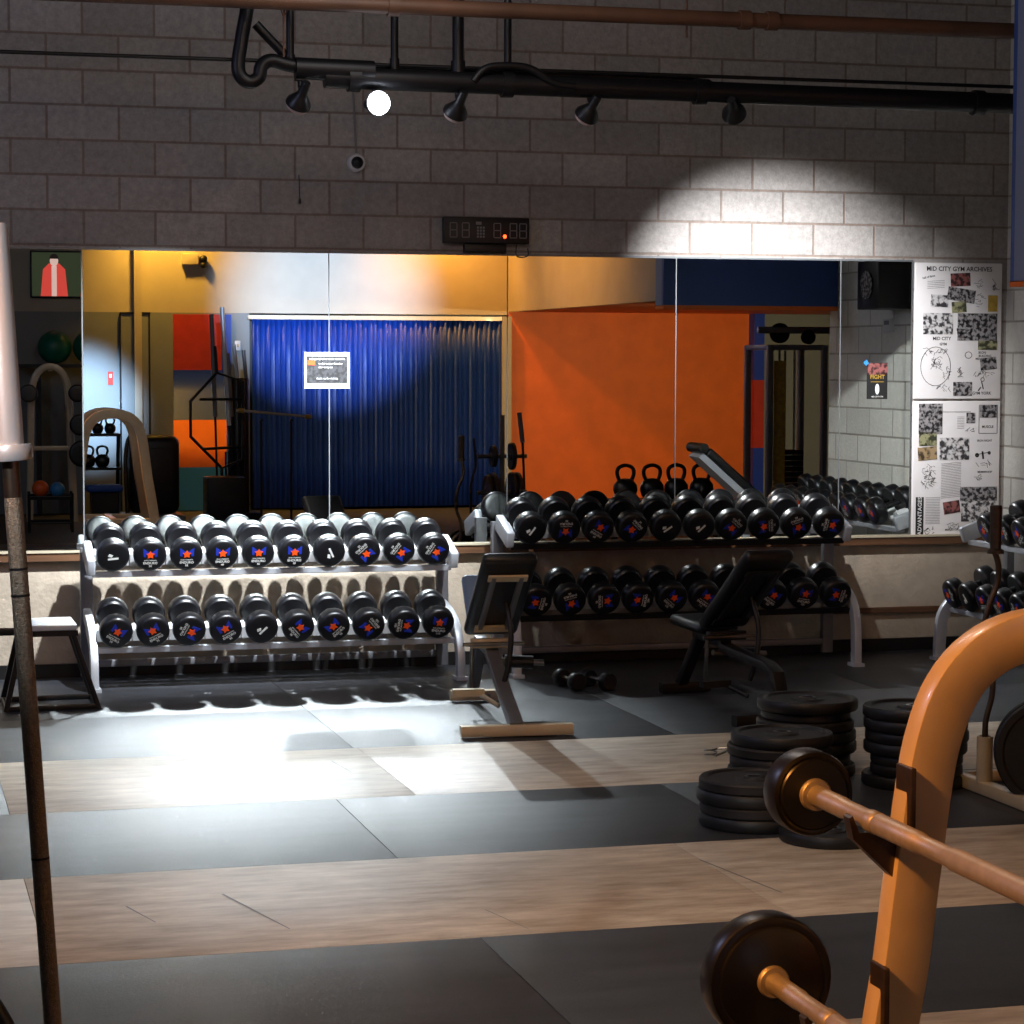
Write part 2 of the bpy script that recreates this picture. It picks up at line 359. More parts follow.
# ------------------------------------------------------------------ dumbbells
def head_profile(r, t):
    return [(.0001, 0), (r*.55, 0), (r*.80, .001), (r*.90, .004), (r*.97, .012), (r, .024), (r, t-.02), (r*.96, t-.008), (r*.86, t), (.0001, t)]
def emblem(kind, parent, ysurf):
    """printed on the round end face; local x right, z up, face looks to -Y"""
    F = Matrix(((1, 0, 0, 0), (0, 0, 1, 0), (0, 1, 0, 0), (0, 0, 0, 1)))      # (x,y,z)->(x,z,y)
    b = MB(); mx = T(0, ysurf, -.004) @ RX(PI/2) @ Matrix.Scale(.86, 4)
    if kind == 'slash':
        b.use(2)
        b.slab([(-.012, -.03), (0, -.034), (.028, .028), (.016, .034)], .0012, mx)
        b.slab([(-.036, -.004), (-.026, -.022), (-.006, -.004), (-.014, .012)], .0012, mx)
    else:
        b.use(0); h = .0012
        b.slab([(-.045, .006), (-.030, .002), (-.026, .03), (-.012, .022), (-.02, .044), (-.047, .064)], h, mx)
        b.slab([(.045, .006), (.047, .064), (.02, .044), (.012, .022), (.026, .03), (.030, .002)], h, mx)
        b.slab([(-.022, .046), (0, .03), (.022, .046), (.012, .016), (-.012, .016)], h, mx)
        b.use(1); st = []
        for k in range(10):
            a = PI/2+2*PI*k/10; rr = .03 if k % 2 == 0 else .0165
            st.append((rr*math.cos(a), .018+rr*math.sin(a)))
        b.slab(st, h+.0006, mx)
        b.use(2)
        b.text('IRON STRENGTH', .0105, mx @ T(0, -.021, h)); b.text('ENDURO', .0225, mx @ T(0, -.040, h)); b.text(kind, .02, mx @ T(0, -.061, h))
    return b.build('emblem', ['logo_blue', 'logo_orange', 'ink_white'], parent)
protos = {}
def make_dumbbell(kind, r=.093):
    o = thing('dumbbell', 'x', 'dumbbell')
    b = MB(); b.lathe([(.0001, -.09), (.017, -.09), (.019, -.04), (.0195, 0), (.019, .04), (.017, .09), (.0001, .09)], RX(PI/2), 14); b.build('handle', 'urethane', o)
    hp = head_profile(r, .086)
    b = MB(); b.lathe(hp, T(0, -.155, 0) @ RX(-PI/2)); hf = b.build('head', 'urethane', o)
    b = MB(); b.lathe(hp, T(0, .155, 0) @ RX(PI/2)); b.build('head', 'urethane', o)
    if kind: emblem(kind, hf, -.1552)
    return o
def place_dumbbell(kind, mxw, rot, label, group, r=.093):
    key = (kind, r)
    if key not in protos: protos[key] = o = make_dumbbell(kind, r)
    else: o = copy_tree(protos[key])
    o.matrix_world = mxw @ RY(rot)
    o['label'] = label; o['group'] = group
    return o

# ------------------------------------------------------------------ dumbbell racks
TILT = R(19)
def rack(base, x0, x1, dz, n, label, metal, name='dumbbell_rack'):
    """local frame: wall at y=0, +x along wall"""
    o = thing(name, label, 'rack'); o.matrix_world = base
    sp = (x1-x0)/(n-1); tiers = [(.787+dz, -.39), (.372+dz, -.51)]
    a, c = x0-.11, x1+.11
    for k, (z, y) in enumerate(tiers):
        b = MB(); mx = T(0, y, z) @ RX(TILT)
        b.sq([(a, -.118, -.118), (c, -.118, -.118)], .035, .03, mx=mx); b.sq([(a, .09, -.118), (c, .09, -.118)], .035, .03, mx=mx)
        b.box(((a+c)/2, -.138, -.110), (c-a, .004, .030), mx)
        t = b.build('tray', metal, o)
        for i in range(n):
            s = MB(); X = x0+sp*i
            pr = [(-sp/2+.003, -.035), (-sp/2+.02, -.03), (-.05, -.078), (0, -.09), (.05, -.078), (sp/2-.02, -.03), (sp/2-.003, -.035), (sp/2-.003, -.102), (-sp/2+.003, -.102)]
            s.slab(pr, .085, mx @ T(X, .045, 0) @ RX(PI/2)); s.build('saddle', 'cradle', t)
    zt = .787+dz
    for sx, X in ((-1, a-.012), (1, c+.012)):
        b = MB()
        b.sq([(X, -.2, .03), (X, -.2, zt-.02)], .07, .05, up=(0, 1, 0))                          # rear post
        b.build('post', 'rack_metal' if metal == 'rack_metal' else 'rack_metal', o)
        b = MB()
        arc = smooth_pts([(X, -.22, zt-.42+.02), (X, -.42, zt-.44), (X, -.56, zt-.50), (X, -.64, zt-.60), (X, -.66, .12), (X, -.66, .0)], 5)
        b.sq(arc, .07, .045, up=(1, 0, 0))
        b.box((X, -.66, .01), (.07, .1, .02))
        b.build('leg', 'white_metal', o)
        b = MB(); mx = T(X, -.39, .787+dz) @ RX(TILT)
        b.box((0, -.02, -.06), (.05, .28, .10), mx, .012); b.build('end_plate', 'white_metal', o)
        b = MB(); mx = T(X, -.51, .372+dz) @ RX(TILT)
        b.box((0, .02, -.09), (.04, .24, .07), mx, .01); b.build('bracket', 'white_metal', o)
    b = MB(); b.sq([(a, -.2, .1), (c, -.2, .1)], .04, .04); b.build('crossbar', 'rack_metal', o)
    return tiers, sp

def fill(base, x0, sp, tiers, rows, where, group, r=.093):
    for k, (z, y) in enumerate(tiers):
        j = -1
        for i, (kind, rot) in enumerate(rows[k]):
            if kind is None: continue
            j += 1
            mx = base @ T(x0+sp*i+random.uniform(-.002, .002), y+random.uniform(-.008, .008), z) @ RX(TILT)
            look = 'white mark' if kind == 'slash' else ('logo upright' if abs(rot) < 20 else 'logo turned')
            lab = 'black dumbbell, %s, %s from %s, %s tier of %s' % (look, ORD[j], where[0], ('upper', 'lower')[k], where[1])
            place_dumbbell(kind, mx, R(rot), lab, group, r)
B0 = Matrix()
tiers, sp = rack(B0, 1.270, 3.118, 0, 10, 'brightly lit two-tier silver rack of dumbbells at left', 'white_metal')
U = [('slash', 60), ('30', 0), ('35', 0), ('40', 0), ('45', 0), ('50', 0), ('slash', -50), ('55', 135), ('60', 125), ('65', 120)]
Lw = [('70', 32), ('75', -28), ('80', 115), ('85', -30), ('slash', 20), ('90', 50), ('95', -45), ('100', -130), ('105', 95), ('110', 5)]
fill(B0, 1.270, sp, tiers, [U, Lw], ('left', 'bright left rack'), 'dumbbells on the bright left rack')
tiers, sp = rack(B0, 3.70, 5.590, .112, 10, 'dim two-tier grey rack of dumbbells at right under the mirror', 'dark_metal')
U = [('slash', 10), ('55', 180), ('60', 30), ('65', -135), ('slash', 30), ('slash', 20), ('70', -140), ('75', -100), ('80', 160), ('85', 95)]
Lw = [('85', -80), ('90', 165), ('95', 85), ('100', -85), ('105', 40), ('110', 35), ('115', 20), ('120', 35), ('125', 10), ('130', -80)]
fill(B0, 3.70, sp, tiers, [U, Lw], ('left', 'dim right rack'), 'dumbbells on the dim right rack', .096)
B1 = T(7.0, 0, 0) @ RZ(-PI/2)
tiers, sp = rack(B1, .62, 2.6, .09, 10, 'two-tier dumbbell rack along the right side wall, end frame showing', 'white_metal')
side = [[(['slash', '45', '50', '55'][(i*3+k) % 4], (i*47+k*80) % 360-180) for i in range(10)] for k in range(2)]
side[0][0] = (None, 0)
fill(B1, .62, sp, tiers, side, ('the corner', 'side wall rack'), 'dumbbells on the side wall rack')

# two small dumbbells on the floor
for (x, y, rz, lab) in ((3.745, -1.17, 8, 'small dark dumbbell on the floor, left of the pair beneath the dim rack'), (3.90, -1.21, 16, 'small dark dumbbell on the floor, right of the pair beneath the dim rack')):
    o = thing('small_dumbbell', lab, 'dumbbell', (x, y, .052), R(rz), 'small dumbbells on the floor')
    b = MB(); b.tube([(0, -.07, 0), (0, .07, 0)], .014); b.build('handle', 'chrome', o)
    for s_ in (-1, 1):
        b = MB(); b.lathe([(.0001, 0), (.045, 0), (.052, .01), (.052, .05), (.045, .06), (.0001, .06)], T(0, s_*.10, 0) @ RX(PI/2) @ T(0, 0, -.03), 12); b.build('head', 'urethane', o)

# ------------------------------------------------------------------ adjustable benches
def bench(loc, rz, label, bright=True, flat=False):
    """sitter faces +Y; back pad leans towards -Y"""
    o = thing('adjustable_bench', label, 'bench', loc, rz)
    fr = 'rack_paint' if bright else 'dark_metal'
    sp_ = 'rack_metal' if bright else 'dark_metal'
    def pad(name, c0, c1, w, th, m='vinyl'):
        a = Vector(c0); d = Vector(c1); ln = (d-a).length; ang = math.atan2(d.z-a.z, d.y-a.y)
        mx = T(*((a+d)/2)) @ RX(ang)
        b = MB(); b.box((0, 0, 0), (w, ln, th), mx, .028); return b.build(name, m, o), mx, ln
    _, mb, ln = pad('back_pad', (0, .06, .44), (0, -.50, .875 if bright else .865), .28, .065)
    b = MB()
    b.use(1)
    for s_ in (-.07, .07): b.sq([(s_, -ln/2+.1, .042), (s_, ln/2-.12, .042)], .03, .022, mx=mb)
    b.use(0).box((0, -ln/2+.1, .046), (.20, .05, .012), mb); b.box((0, ln/2-.13, .046), (.20, .045, .012), mb)
    f = b.build('back_frame', [fr, sp_], o)
    if flat: pad('seat_pad', (0, .08, .41), (0, .47, .43), .24, .06, 'vinyl')
    else: pad('seat_pad', (.0, .14, .45), (.0, .36, .70), .20, .06, 'pad_lit')
    b = MB(); b.sq([(0, -.66, .05), (0, -.58, .25), (0, -.5, .28), (0, .02, .32)] if flat else [(0, -.66, .05), (0, -.38, .16), (0, .02, .34)], .07, .05); b.sq([(0, .0, .34), (0, .35, .36)], .06, .05); b.sq([(0, .3, .36), (0, .56, .05)], .06, .05); b.build('spine', sp_, o)
    b = MB(); b.sq([(-.28, -.66, .035), (.28, -.66, .035)], .06, .055); b.build('foot', fr, o)
    b = MB(); b.sq([(-.12, .56, .035), (.17, .56, .035)], .06, .055); b.build('foot', fr, o)
    b = MB(); b.box((0, 0, .385), (.22, .05, .05), None, .006); b.build('hinge_plate', fr, o)
    b = MB(); b.tube(smooth_pts([(.03, -.2, .64), (.045, -.28, .48), (.03, -.3, .32), (0, -.28, .18)], 5), .014); b.build('ladder_strut', 'dark_metal', o)
    b = MB(); b.tube([(-.02, .12, .28), (.30, .12, .26)], .016); b.use(1).tube([(.09, .12, .274), (.24, .12, .264)], .034, 14); b.build('leg_roller', ['chrome', 'vinyl'], o)
    b = MB(); b.tube([(-.10, .02, .37), (-.10, .05, .12), (0, .05, .1)], .011); b.tube([(-.16, -.05, .385), (.16, -.05, .385)], .011); b.build('adjuster_rod', 'chrome', o)
    b = MB(); b.box((-.16, -.2, .16), (.16, .05, .035)); b.tube([(-.1, -.2, .15), (-.02, -.3, .10)], .012); b.build('foot_rest', fr, o)
    b = MB(); b.box((.1, -.6, .012), (.2, .1, .02)); b.build('floor_pad', 'vinyl', o)
    return o
bench((3.055, -2.08, 0), R(-4), 'silver adjustable bench with raised black back, standing between the racks')
bench((4.35, -2.06, 0), R(6), 'dark adjustable bench with raised back in front of the dim rack', False, True)

# ------------------------------------------------------------------ low steel stand at left
o = thing('steel_stand', 'low steel stand with white top and splayed legs at the far left', 'stand', (.875, -1.1, -.0))
b = MB(); b.box((-.02, 0, .435), (.30, .40, .03), None, .006); b.build('top', 'white_metal', o)
b = MB(); b.box((-.02, 0, .405), (.31, .38, .03)); b.build('frame', 'dark_metal', o)
for s_ in (-1, 1):
    for t in (-1, 1):
        b = MB(); b.sq([(-.02+s_*.13, t*.17, .40), (s_*.24, t*.19, .0)], .028, .028, up=(0, 1, 0)); b.build('leg', 'dark_metal', o)
b = MB()
for t in (-1, 1): b.sq([(-.235, t*.188, .014), (.235, t*.188, .014)], .028, .028)
for s_ in (-1, 1): b.sq([(s_*.235, -.19, .014), (s_*.235, .19, .014)], .028, .028)
b.sq([(-.9, 0, .40), (-.15, 0, .40)], .03, .04); b.sq([(-.9, 0, .40), (-.9, 0, 0)], .03, .03, up=(0, 1, 0)); b.build('rail', 'dark_metal', o)

# ------------------------------------------------------------------ plate stacks
PP = {}
def plate(x, y, z, r, h, label, group, m='iron_plate', ry=None):
    k = (r, h, m)
    if k not in PP:
        b = MB(); b.lathe([(.026, 0), (r*.3, 0), (r*.34, h*.12), (r*.80, h*.12), (r*.84, 0), (r*.97, 0), (r, h*.18), (r, h*.82), (r*.97, h), (r*.86, h), (r*.82, h*.8), (r*.36, h*.8), (r*.32, h*.96), (.034, h*.96), (.026, h), (.026, 0)], seg=40)
        o = b.build('weight_plate', m)
        b = MB(); b.lathe([(.025, .001), (.038, 0), (.038, h+.0015), (.025, h+.0015), (.025, .001)], seg=20); b.build('hub_ring', 'chrome', o)
        PP[k] = o
    else: o = copy_tree(PP[k])
    o.location = (x, y, z)
    if ry is not None: o.rotation_euler = ry
    tag(o, label, 'weight plate', group); return o
def stack(x, y, sizes, nm, group):
    z = 0.001; n = len(sizes)
    for i, (r, h, m) in enumerate(sizes):
        pos = 'bottom' if i == 0 else ('top' if i == n-1 else ORD[i]+' from the bottom')
        plate(x+random.uniform(-.008, .008), y+random.uniform(-.008, .008), z, r, h, 'black weight plate, %s in %s' % (pos, nm), group, m)
        z += h+.001
    return z
a, b_, c_ = (.225, .05, 'iron_plate'), (.218, .045, 'iron_plate2'), (.2, .04, 'iron_plate')
stack(3.355, -5.06, [a, b_, a, b_], 'the low stack nearest the left', 'plates in the low front stack')
stack(3.65, -4.60, [a, a, b_, (.21, .045, 'iron_plate2'), b_, (.215, .05, 'iron_plate')], 'the middle stack behind it', 'plates in the middle stack')
stack(4.00, -4.02, [a, (.2, .05, 'iron_plate'), a, a, b_, (.2, .04, 'iron_plate'), a], 'the rear stack under the dark bench', 'plates in the rear stack')
stack(4.36, -4.40, [a, (.2, .045, 'iron_plate'), (.2, .045, 'iron_plate2'), a, a, a, a], 'the right stack behind the rack upright', 'plates in the right stack')
plate(3.53, -5.42, .001, .2, .045, 'single weight plate lying flat in front of the stacks under the barbell head', None)
o = thing('spring_clip', 'small bright metal clip lying left of the middle plate stack', 'clip', (3.72, -3.55, 0))
b = MB(); b.tube([(.03*math.cos(t*.5), .03*math.sin(t*.5), .008+t*.0016) for t in range(26)], .004, 6); b.build('coil', 'chrome', o)
b = MB(); b.tube([(.03, 0, .01), (.11, .03, .03)], .005, 6); b.tube([(.03, .01, .04), (.11, -.02, .05)], .005, 6); b.build('handle', 'chrome', o)

# ------------------------------------------------------------------ plate holder with bent bar at right
o = thing('bar_holder', 'yellow-lit steel post on a floor base holding a bent bar', 'holder', (4.54, -4.70, 0))
b = MB(); b.sq([(0, -.42, .03), (0, .45, .03)], .06, .055); b.sq([(0, .25, .03), (.5, .25, .03)], .05, .05); b.sq([(.5, -.42, .03), (.5, .45, .03)], .06, .055); b.build('base', 'rack_paint', o)
b = MB(); b.lathe([(.0001, .05), (.034, .05), (.034, .25), (.027, .25), (.027, .07), (.0001, .07)]); b.build('post', 'rack_paint', o)
b = MB(); b.sq([(.5, .2, .05), (.5, .2, .8)], .05, .05, up=(0, 1, 0)); b.tube([(.5, .18, .6), (.5, .0, .61)], .02); b.build('upright', 'dark_metal', o)
o = thing('curl_bar', 'bent curl bar standing upright in the holder post at right', 'barbell', (4.54, -4.70, .07))
b = MB(); b.tube(smooth_pts([(0, 0, .005), (0, 0, .2), (.005, 0, .26), (.03, 0, .36), (.028, 0, .46), (-.005, 0, .56), (-.01, 0, .66), (.012, 0, .75), (.045, 0, .83), (.05, 0, .91), (.03, 0, .97)], 5), .013, 10); b.build('shaft', 'bronze', o)
b = MB(); b.lathe([(.0001, .96), (.036, .96), (.036, .975), (.024, .98), (.026, 1.16), (.022, 1.165), (.0001, 1.165)], T(.035, 0, 0)); b.build('sleeve', 'bronze', o)
for k, (x, y) in enumerate(((4.665, -5.04), (4.70, -4.96))):
    plate(x, y, .2265, .225, .045, 'large black plate on edge beside the bar holder, %s one' % ('nearer', 'farther')[k], 'plates standing by the bar holder', 'iron_plate', (PI/2-.05, 0, R(-28)))

# ------------------------------------------------------------------ barbell rack in the foreground
o = thing('barbell_rack', 'cream steel arched barbell rack in the right foreground, lit orange', 'rack', (0, 0, 0))
leg = [(1.805, .03), (1.838, .2), (1.868, .38), (1.896, .557), (1.916, .675), (1.93, .793), (1.945, .91), (1.955, .989), (1.972, 1.09), (2.005, 1.185), (2.06, 1.255), (2.14, 1.298), (2.25, 1.312)]
full = leg+[(4.5-x, z) for x, z in leg[::-1][1:]]
for k, y in enumerate((-9.56, -10.34)):
    b = MB(); b.sq(smooth_pts([(x, y, z) for x, z in full], 4), .095, .062, up=(0, 1, 0), r=.004); b.build('arched_frame', 'rack_paint', o)
    b = MB(); b.sq([(1.72, y, .028), (2.78, y, .028)], .08, .055); b.build('foot', 'rack_paint', o)
    for (bx, bz, lx) in ((1.84, .955, 1.912), (1.752, .568, 1.862)):
        b = MB()
        b.box((lx+.004, y-.012, bz+.04), (.012, .07, .13), None, .003)
        b.slab([(lx, bz-.05), (bx+.02, bz-.022), (bx-.022, bz-.022), (bx-.036, bz+.012), (bx-.043, bz+.008), (bx-.034, bz-.034), (lx-.02, bz-.115), (lx, bz-.13)], .03, T(0, y+.015, 0) @ RX(PI/2))
        b.build('hook', 'bronze', o)
b = MB(); b.sq([(2.25, -9.56, 1.30), (2.25, -10.34, 1.30)], .06, .06); b.sq([(2.25, -9.56, .25), (2.25, -10.34, .25)], .06, .06, up=(0, 0, 1)); b.sq([(1.85, -9.56, .25), (2.65, -9.56, .25)], .06, .05); b.sq([(1.85, -10.34, .25), (2.65, -10.34, .25)], .06, .05); b.build('crossbar', 'rack_paint', o)

def fixed_barbell(x, z, y0, L, hr, label):
    o = thing('fixed_barbell', label, 'barbell', (x, y0, z), 0, 'fixed barbells on the cream rack')
    b = MB(); r = .0195
    pr = [(.0001, .0), (.0215, .0), (.0215, .145), (r+.001, .15), (r, .155), (r, .27), (r+.0015, .275), (.0225, .28), (.0225, .31), (r, .315), (r+.002, .32), (r+.002, .50), (r-.001, .505), (r-.001, .64), (r+.002, .645), (r+.002, L-.15), (.0215, L-.145), (.0215, L), (.0001, L)]
    b.lathe(pr, RX(PI/2), 20); b.build('shaft', 'steel_bar', o)
    for s_, yy in ((1, 0), (-1, -L)):
        b = MB(); mx = T(0, yy, 0) @ RX(-PI/2 if s_ > 0 else PI/2)
        t = .075
        b.lathe([(.0001, 0), (hr*.80, 0), (hr*.84, .004), (hr*.90, .002), (hr*.97, .006), (hr, .014), (hr, t-.012), (hr*.96, t-.003), (hr*.9, t), (.0001, t)], mx, 40); h = b.build('head', 'urethane', o)
        b = MB(); b.lathe([(.021, -.012), (.031, -.012), (.034, -.008), (.034, .002), (.021, .002), (.021, -.012)], mx, 24); b.build('collar', 'steel_bar', h)
    return o
fixed_barbell(1.84, .957, -9.30, 1.34, .088, 'upper steel fixed barbell on the cream rack with small black head')
fixed_barbell(1.752, .575, -9.30, 1.34, .135, 'lower steel fixed barbell on the cream rack with larger black head')

# ------------------------------------------------------------------ barbell standing at left
o = thing('olympic_barbell', 'long barbell standing upright at the left edge, bright sleeve on top', 'barbell', (.3215, -9.7, -.005))
o.rotation_euler = (0, R(-3.6), 0)
b = MB(); b.lathe([(.0001, .45), (.0145, .45), (.0145, 1.70), (.0001, 1.70)], seg=18); b.build('shaft', 'bronze', o)
b = MB()
for zz in (1.495, 1.45, 1.0): b.lathe([(.0001, zz), (.0158, zz), (.0158, zz+.004), (.0001, zz+.004)], seg=18)
b.build('ring_mark', 'black_iron', o)
b = MB(); b.lathe([(.0001, .45), (.0152, .45), (.0152, 1.61), (.0135, 1.628), (.0001, 1.63)], seg=18); b.build('knurling', 'knurl', o)
for nm, z0, z1 in (('sleeve', 1.69, 2.075), ('sleeve', .03, .41)):
    b = MB(); b.lathe([(.0001, z0), (.025, z0), (.025, z1-.006), (.022, z1), (.0001, z1)], seg=24)
    zc = 1.680 if z0 > 1 else .41
    b.lathe([(.0001, zc), (.036, zc), (.038, zc+.004), (.038, zc+.022), (.036, zc+.026), (.0001, zc+.026)], seg=24); b.build(nm, 'sleeve', o)
o = thing('bar_stand', 'black floor stand holding the upright barbell, below the frame', 'stand', (.3215, -9.7, 0))
b = MB(); b.lathe([(.031, .02), (.04, .02), (.04, .30), (.031, .30), (.031, .02)], RY(R(-3.6))); b.build('socket', 'black_iron', o)
b = MB(); b.box((0, 0, .01), (.5, .4, .02), None, .004); b.build('base', 'black_iron', o)
o = thing('hoop_frame', 'black curved tube frame entering at the bottom left corner', 'frame', (.215, -8.35, -.0))
b = MB(); b.tube(smooth_pts([(-.35, 0, .02), (-.33, 0, .5), (-.22, 0, .60), (-.06, 0, .47), (.02, 0, .385), (.08, -.03, .25), (.12, -.06, .02)], 6), .02); b.build('tube', 'urethane', o)

# ------------------------------------------------------------------ ceiling pipes
PY = -2.0
def pipe(name, paths, r, m, label, cat='pipe', couplers=()):
    b = MB()
    for p in paths: b.tube(smooth_pts(p, 5) if len(p) > 2 else p, r, 14)
    for c, d in couplers:
        c = Vector(c); d = Vector(d).normalized()*.03; b.tube([c-d, c+d], r*1.25, 14)
    return tag(b.build(name, m), label, cat)
pipe('sprinkler_pipe', [[(-3.2, PY-.25, 3.575), (7.01, PY-.25, 3.605)]], .040, 'copper', 'thick orange-brown pipe running just under the top picture edge', couplers=[((4.35, PY-.25, 3.597), (1, 0, 0)), ((4.5, PY-.25, 3.598), (1, 0, 0)), ((2.5, PY-.25, 3.591), (1, 0, 0))])
pipe('black_pipe', [[(-3.2, PY+.05, 3.332), (7.01, PY+.05, 3.345)]], .010, 'black_iron', 'thin dark rod running the full width of the block wall')
pipe('black_pipe', [[(2.2, PY, 3.262), (7.01, PY, 3.243)], [(2.05, PY-.01, 3.30), (2.45, PY-.01, 3.296)]], .055, 'black_iron', 'thick black iron pipe carrying the spot lamps', couplers=[((2.35, PY, 3.26), (1, 0, 0)), ((3.15, PY, 3.258), (1, 0, 0)), ((4.2, PY, 3.252), (1, 0, 0)), ((5.8, PY, 3.245), (1, 0, 0))])
pipe('black_pipe', [[(2.3, PY+.06, 3.27), (2.34, PY+.1, 3.325), (4.16, PY+.1, 3.32), (4.2, PY+.06, 3.26)]], .022, 'black_iron', 'second slimmer black pipe just above the thick lamp pipe')
pipe('pipe_loop', [[(1.86, PY, CEIL), (1.82, PY, 3.7), (1.785, PY, 3.45), (1.765, PY, 3.32), (1.775, PY, 3.255), (1.82, PY, 3.225), (1.868, PY, 3.25), (1.882, PY, 3.305), (1.93, PY, 3.335), (2.03, PY, 3.315), (2.2, PY, 3.30)]], .035, 'black_iron', 'black pipe dropping from the ceiling into a round loop at the left')
for X, lab in ((2.03, 'black riser pipe nearest the looped pipe'), (2.565, 'slender black riser pipe above the lit white bulb'), (2.897, 'thick black riser pipe directly above the middle black spot lamp'), (3.16, 'black riser pipe right of the thickest riser')):
    o = pipe('riser_pipe', [[(X, PY+.02, CEIL), (X, PY+.02, 3.30)]], .03 if X == 2.897 else .02, 'black_iron', lab, couplers=[((X, PY+.02, 3.34), (0, 0, 1))])
    o['group'] = 'riser pipes up to the ceiling'
pipe('pipe_bend', [[(1.86, PY+.05, 3.52), (1.98, PY+.05, 3.40), (2.06, PY+.05, 3.33), (2.2, PY+.04, 3.30)]], .024, 'black_iron', 'black pipe bending diagonally down beside the loop')
pipe('pipe_bend', [[(2.96, PY-.05, 3.26), (3.02, PY-.05, 3.325), (3.12, PY-.05, 3.345), (3.26, PY-.05, 3.335), (3.38, PY-.05, 3.27), (3.5, PY-.05, 3.25)]], .02, 'black_iron', 'black hose humped over the lamp pipe near the middle')
for X, lab in ((4.05, 'short brass hanger rod hanging right of the centre'), (1.96, 'pale hanger strap beside the pipe loop')):
    b = MB(); b.tube([(X, PY-.21, CEIL), (X, PY-.21, 3.50)], .006, 8)
    if X < 2: b.tube([(X-.05, PY-.25, 3.63), (X, PY-.2, 3.52), (X+.05, PY-.25, 3.63)], .005, 8); b.tube([(X, PY-.2, 3.54), (X, PY-.2, 3.33)], .005, 8)
    tag(b.build('pipe_hanger', 'copper'), lab, 'hanger', 'pipe hangers')

# ------------------------------------------------------------------ spot lamps
def spot_lamp(X, z, target, label, glass, on=None, r=.064, energy=0, cone=60, blend=.6, col=(1, 1, 1), soft=.03):
    o = thing('spot_lamp', label, 'lamp', (X, PY-.02, z), 0, 'spot lamps along the black pipe')
    d = (Vector(target)-Vector((X, PY-.02, z))).normalized()
    mx = d.to_track_quat('Z', 'Y').to_matrix().to_4x4()
    b = MB(); b.lathe([(.0001, -.095), (.020, -.095), (.024, -.085), (.026, -.03), (.036, -.012), (r, .03), (r+.002, .045), (r-.004, .045), (r-.008, .028), (.03, -.005), (.0001, -.012)], mx, 24); s = b.build('shade', 'plastic_black', o)
    b = MB(); b.lathe([(.0001, .084), (r*.5, .080), (r*.85, .066), (r-.004, .044), (r*.6, .010), (.0001, 0)], mx, 24); b.build('bulb', glass, s)
    b = MB(); b.tube([(0, .02, .10), (0, .01, .05), tuple(d*-.07)], .014, 10); b.box((0, .02, .10), (.05, .05, .03)); b.build('bracket', 'black_iron', o)
    if energy:
        l = bpy.data.lights.new('spot_light', 'SPOT'); l.energy = energy; l.spot_size = R(cone); l.spot_blend = blend; l.color = col; l.shadow_soft_size = soft
        q = bpy.data.objects.new('spot_light', l); COL.objects.link(q); q.location = Vector((X, PY-.02, z))+d*(.095+soft); q.rotation_euler = d.to_track_quat('-Z', 'Y').to_euler()
    return o
COOL = (.86, .93, 1.0)
spot_lamp(2.076, 3.155, (1.45, 0, .98), 'leftmost black spot lamp with pinkish glass facing down', 'bulb_off', energy=1500, cone=62, blend=1, col=COOL)
spot_lamp(2.454, 3.136, (5.4, -15, 2.6), 'glaring white lit bulb of the second spot lamp from left', 'bulb_on', energy=24000, cone=13.5, blend=.9, col=(.5, .66, 1.0), r=.064)
spot_lamp(2.887, 3.135, (2.35, 0, 1.05), 'middle black spot lamp with conical shade under the thick riser', 'bulb_off', energy=1150, cone=56, blend=1, col=COOL)
spot_lamp(3.592, 3.140, (2.9, 0, 1.2), 'fourth spot lamp from left, black cone facing the wall', 'bulb_off', energy=800, cone=52, blend=1, col=COOL)
spot_lamp(4.380, 3.165, (5.42, 0, 2.0), 'rightmost spot lamp with glassy reflector bulb', 'bulb_clear', energy=1150, cone=56, blend=1, col=(.95, .96, 1.0))

# ------------------------------------------------------------------ camera dome and timer clock on the wall
o = thing('security_camera', 'small round white dome camera on the block wall', 'camera', (2.765, 0, 3.008))
b = MB(); b.lathe([(.0001, 0), (.055, 0), (.055, .02), (.048, .032), (.0001, .032)], RX(PI/2)); b.build('housing', 'plastic_white', o)
b = MB(); b.lathe([(.036, .03), (.034, .045), (.02, .06), (.0001, .064)], RX(PI/2)); b.build('lens_dome', 'plastic_black', o)
b = MB(); b.tube([(0, -.008, .05), (-.02, -.008, .45)], .006, 8); b.build('cable', 'ink_grey', o)
b = MB(); b.tube([(2.425, -.012, 2.78), (2.42, -.012, 2.93)], .003, 6); b.lathe([(.0001, 0), (.009, .004), (.006, .03), (.0001, .034)], T(2.425, -.014, 2.76), 10)
tag(b.build('hanging_cord', 'plastic_black'), 'thin dark cord hanging on the wall below the leftmost lamp', 'cord')

o = thing('timer_clock', 'black digital interval timer with unlit digits above the mirror', 'clock', (3.545, 0, 2.62))
b = MB(); b.box((0, -.055, 0), (.53, .05, .155), None, .006); b.build('case', 'plastic_black', o)
b = MB(); b.box((0, -.03, -.105), (.26, .05, .05), None, .004); b.build('bracket', 'plastic_black', o)
def digit(x, b, h=.085, w=.042, t=.005):
    for (cx, cz, sx, sz) in ((0, h/2, w, t), (0, 0, w, t), (0, -h/2, w, t), (-w/2, h/4, t, h/2-.006), (w/2, h/4, t, h/2-.006), (-w/2, -h/4, t, h/2-.006), (w/2, -h/4, t, h/2-.006)):
        b.box((x+cx, -.0808, cz), (sx, .001, sz))
for x in (-.205, -.13, .065, .165, .225): b = MB(); digit(x, b); b.build('digit', 'seg', o)
b = MB()
for i in range(3):
    for j in range(4): b.box((-.055+i*.018, -.0808, -.038+j*.018), (.012, .001, .012))
b.box((-.05, -.0808, .042), (.034, .001, .018)); b.build('keypad', 'ink_grey', o)
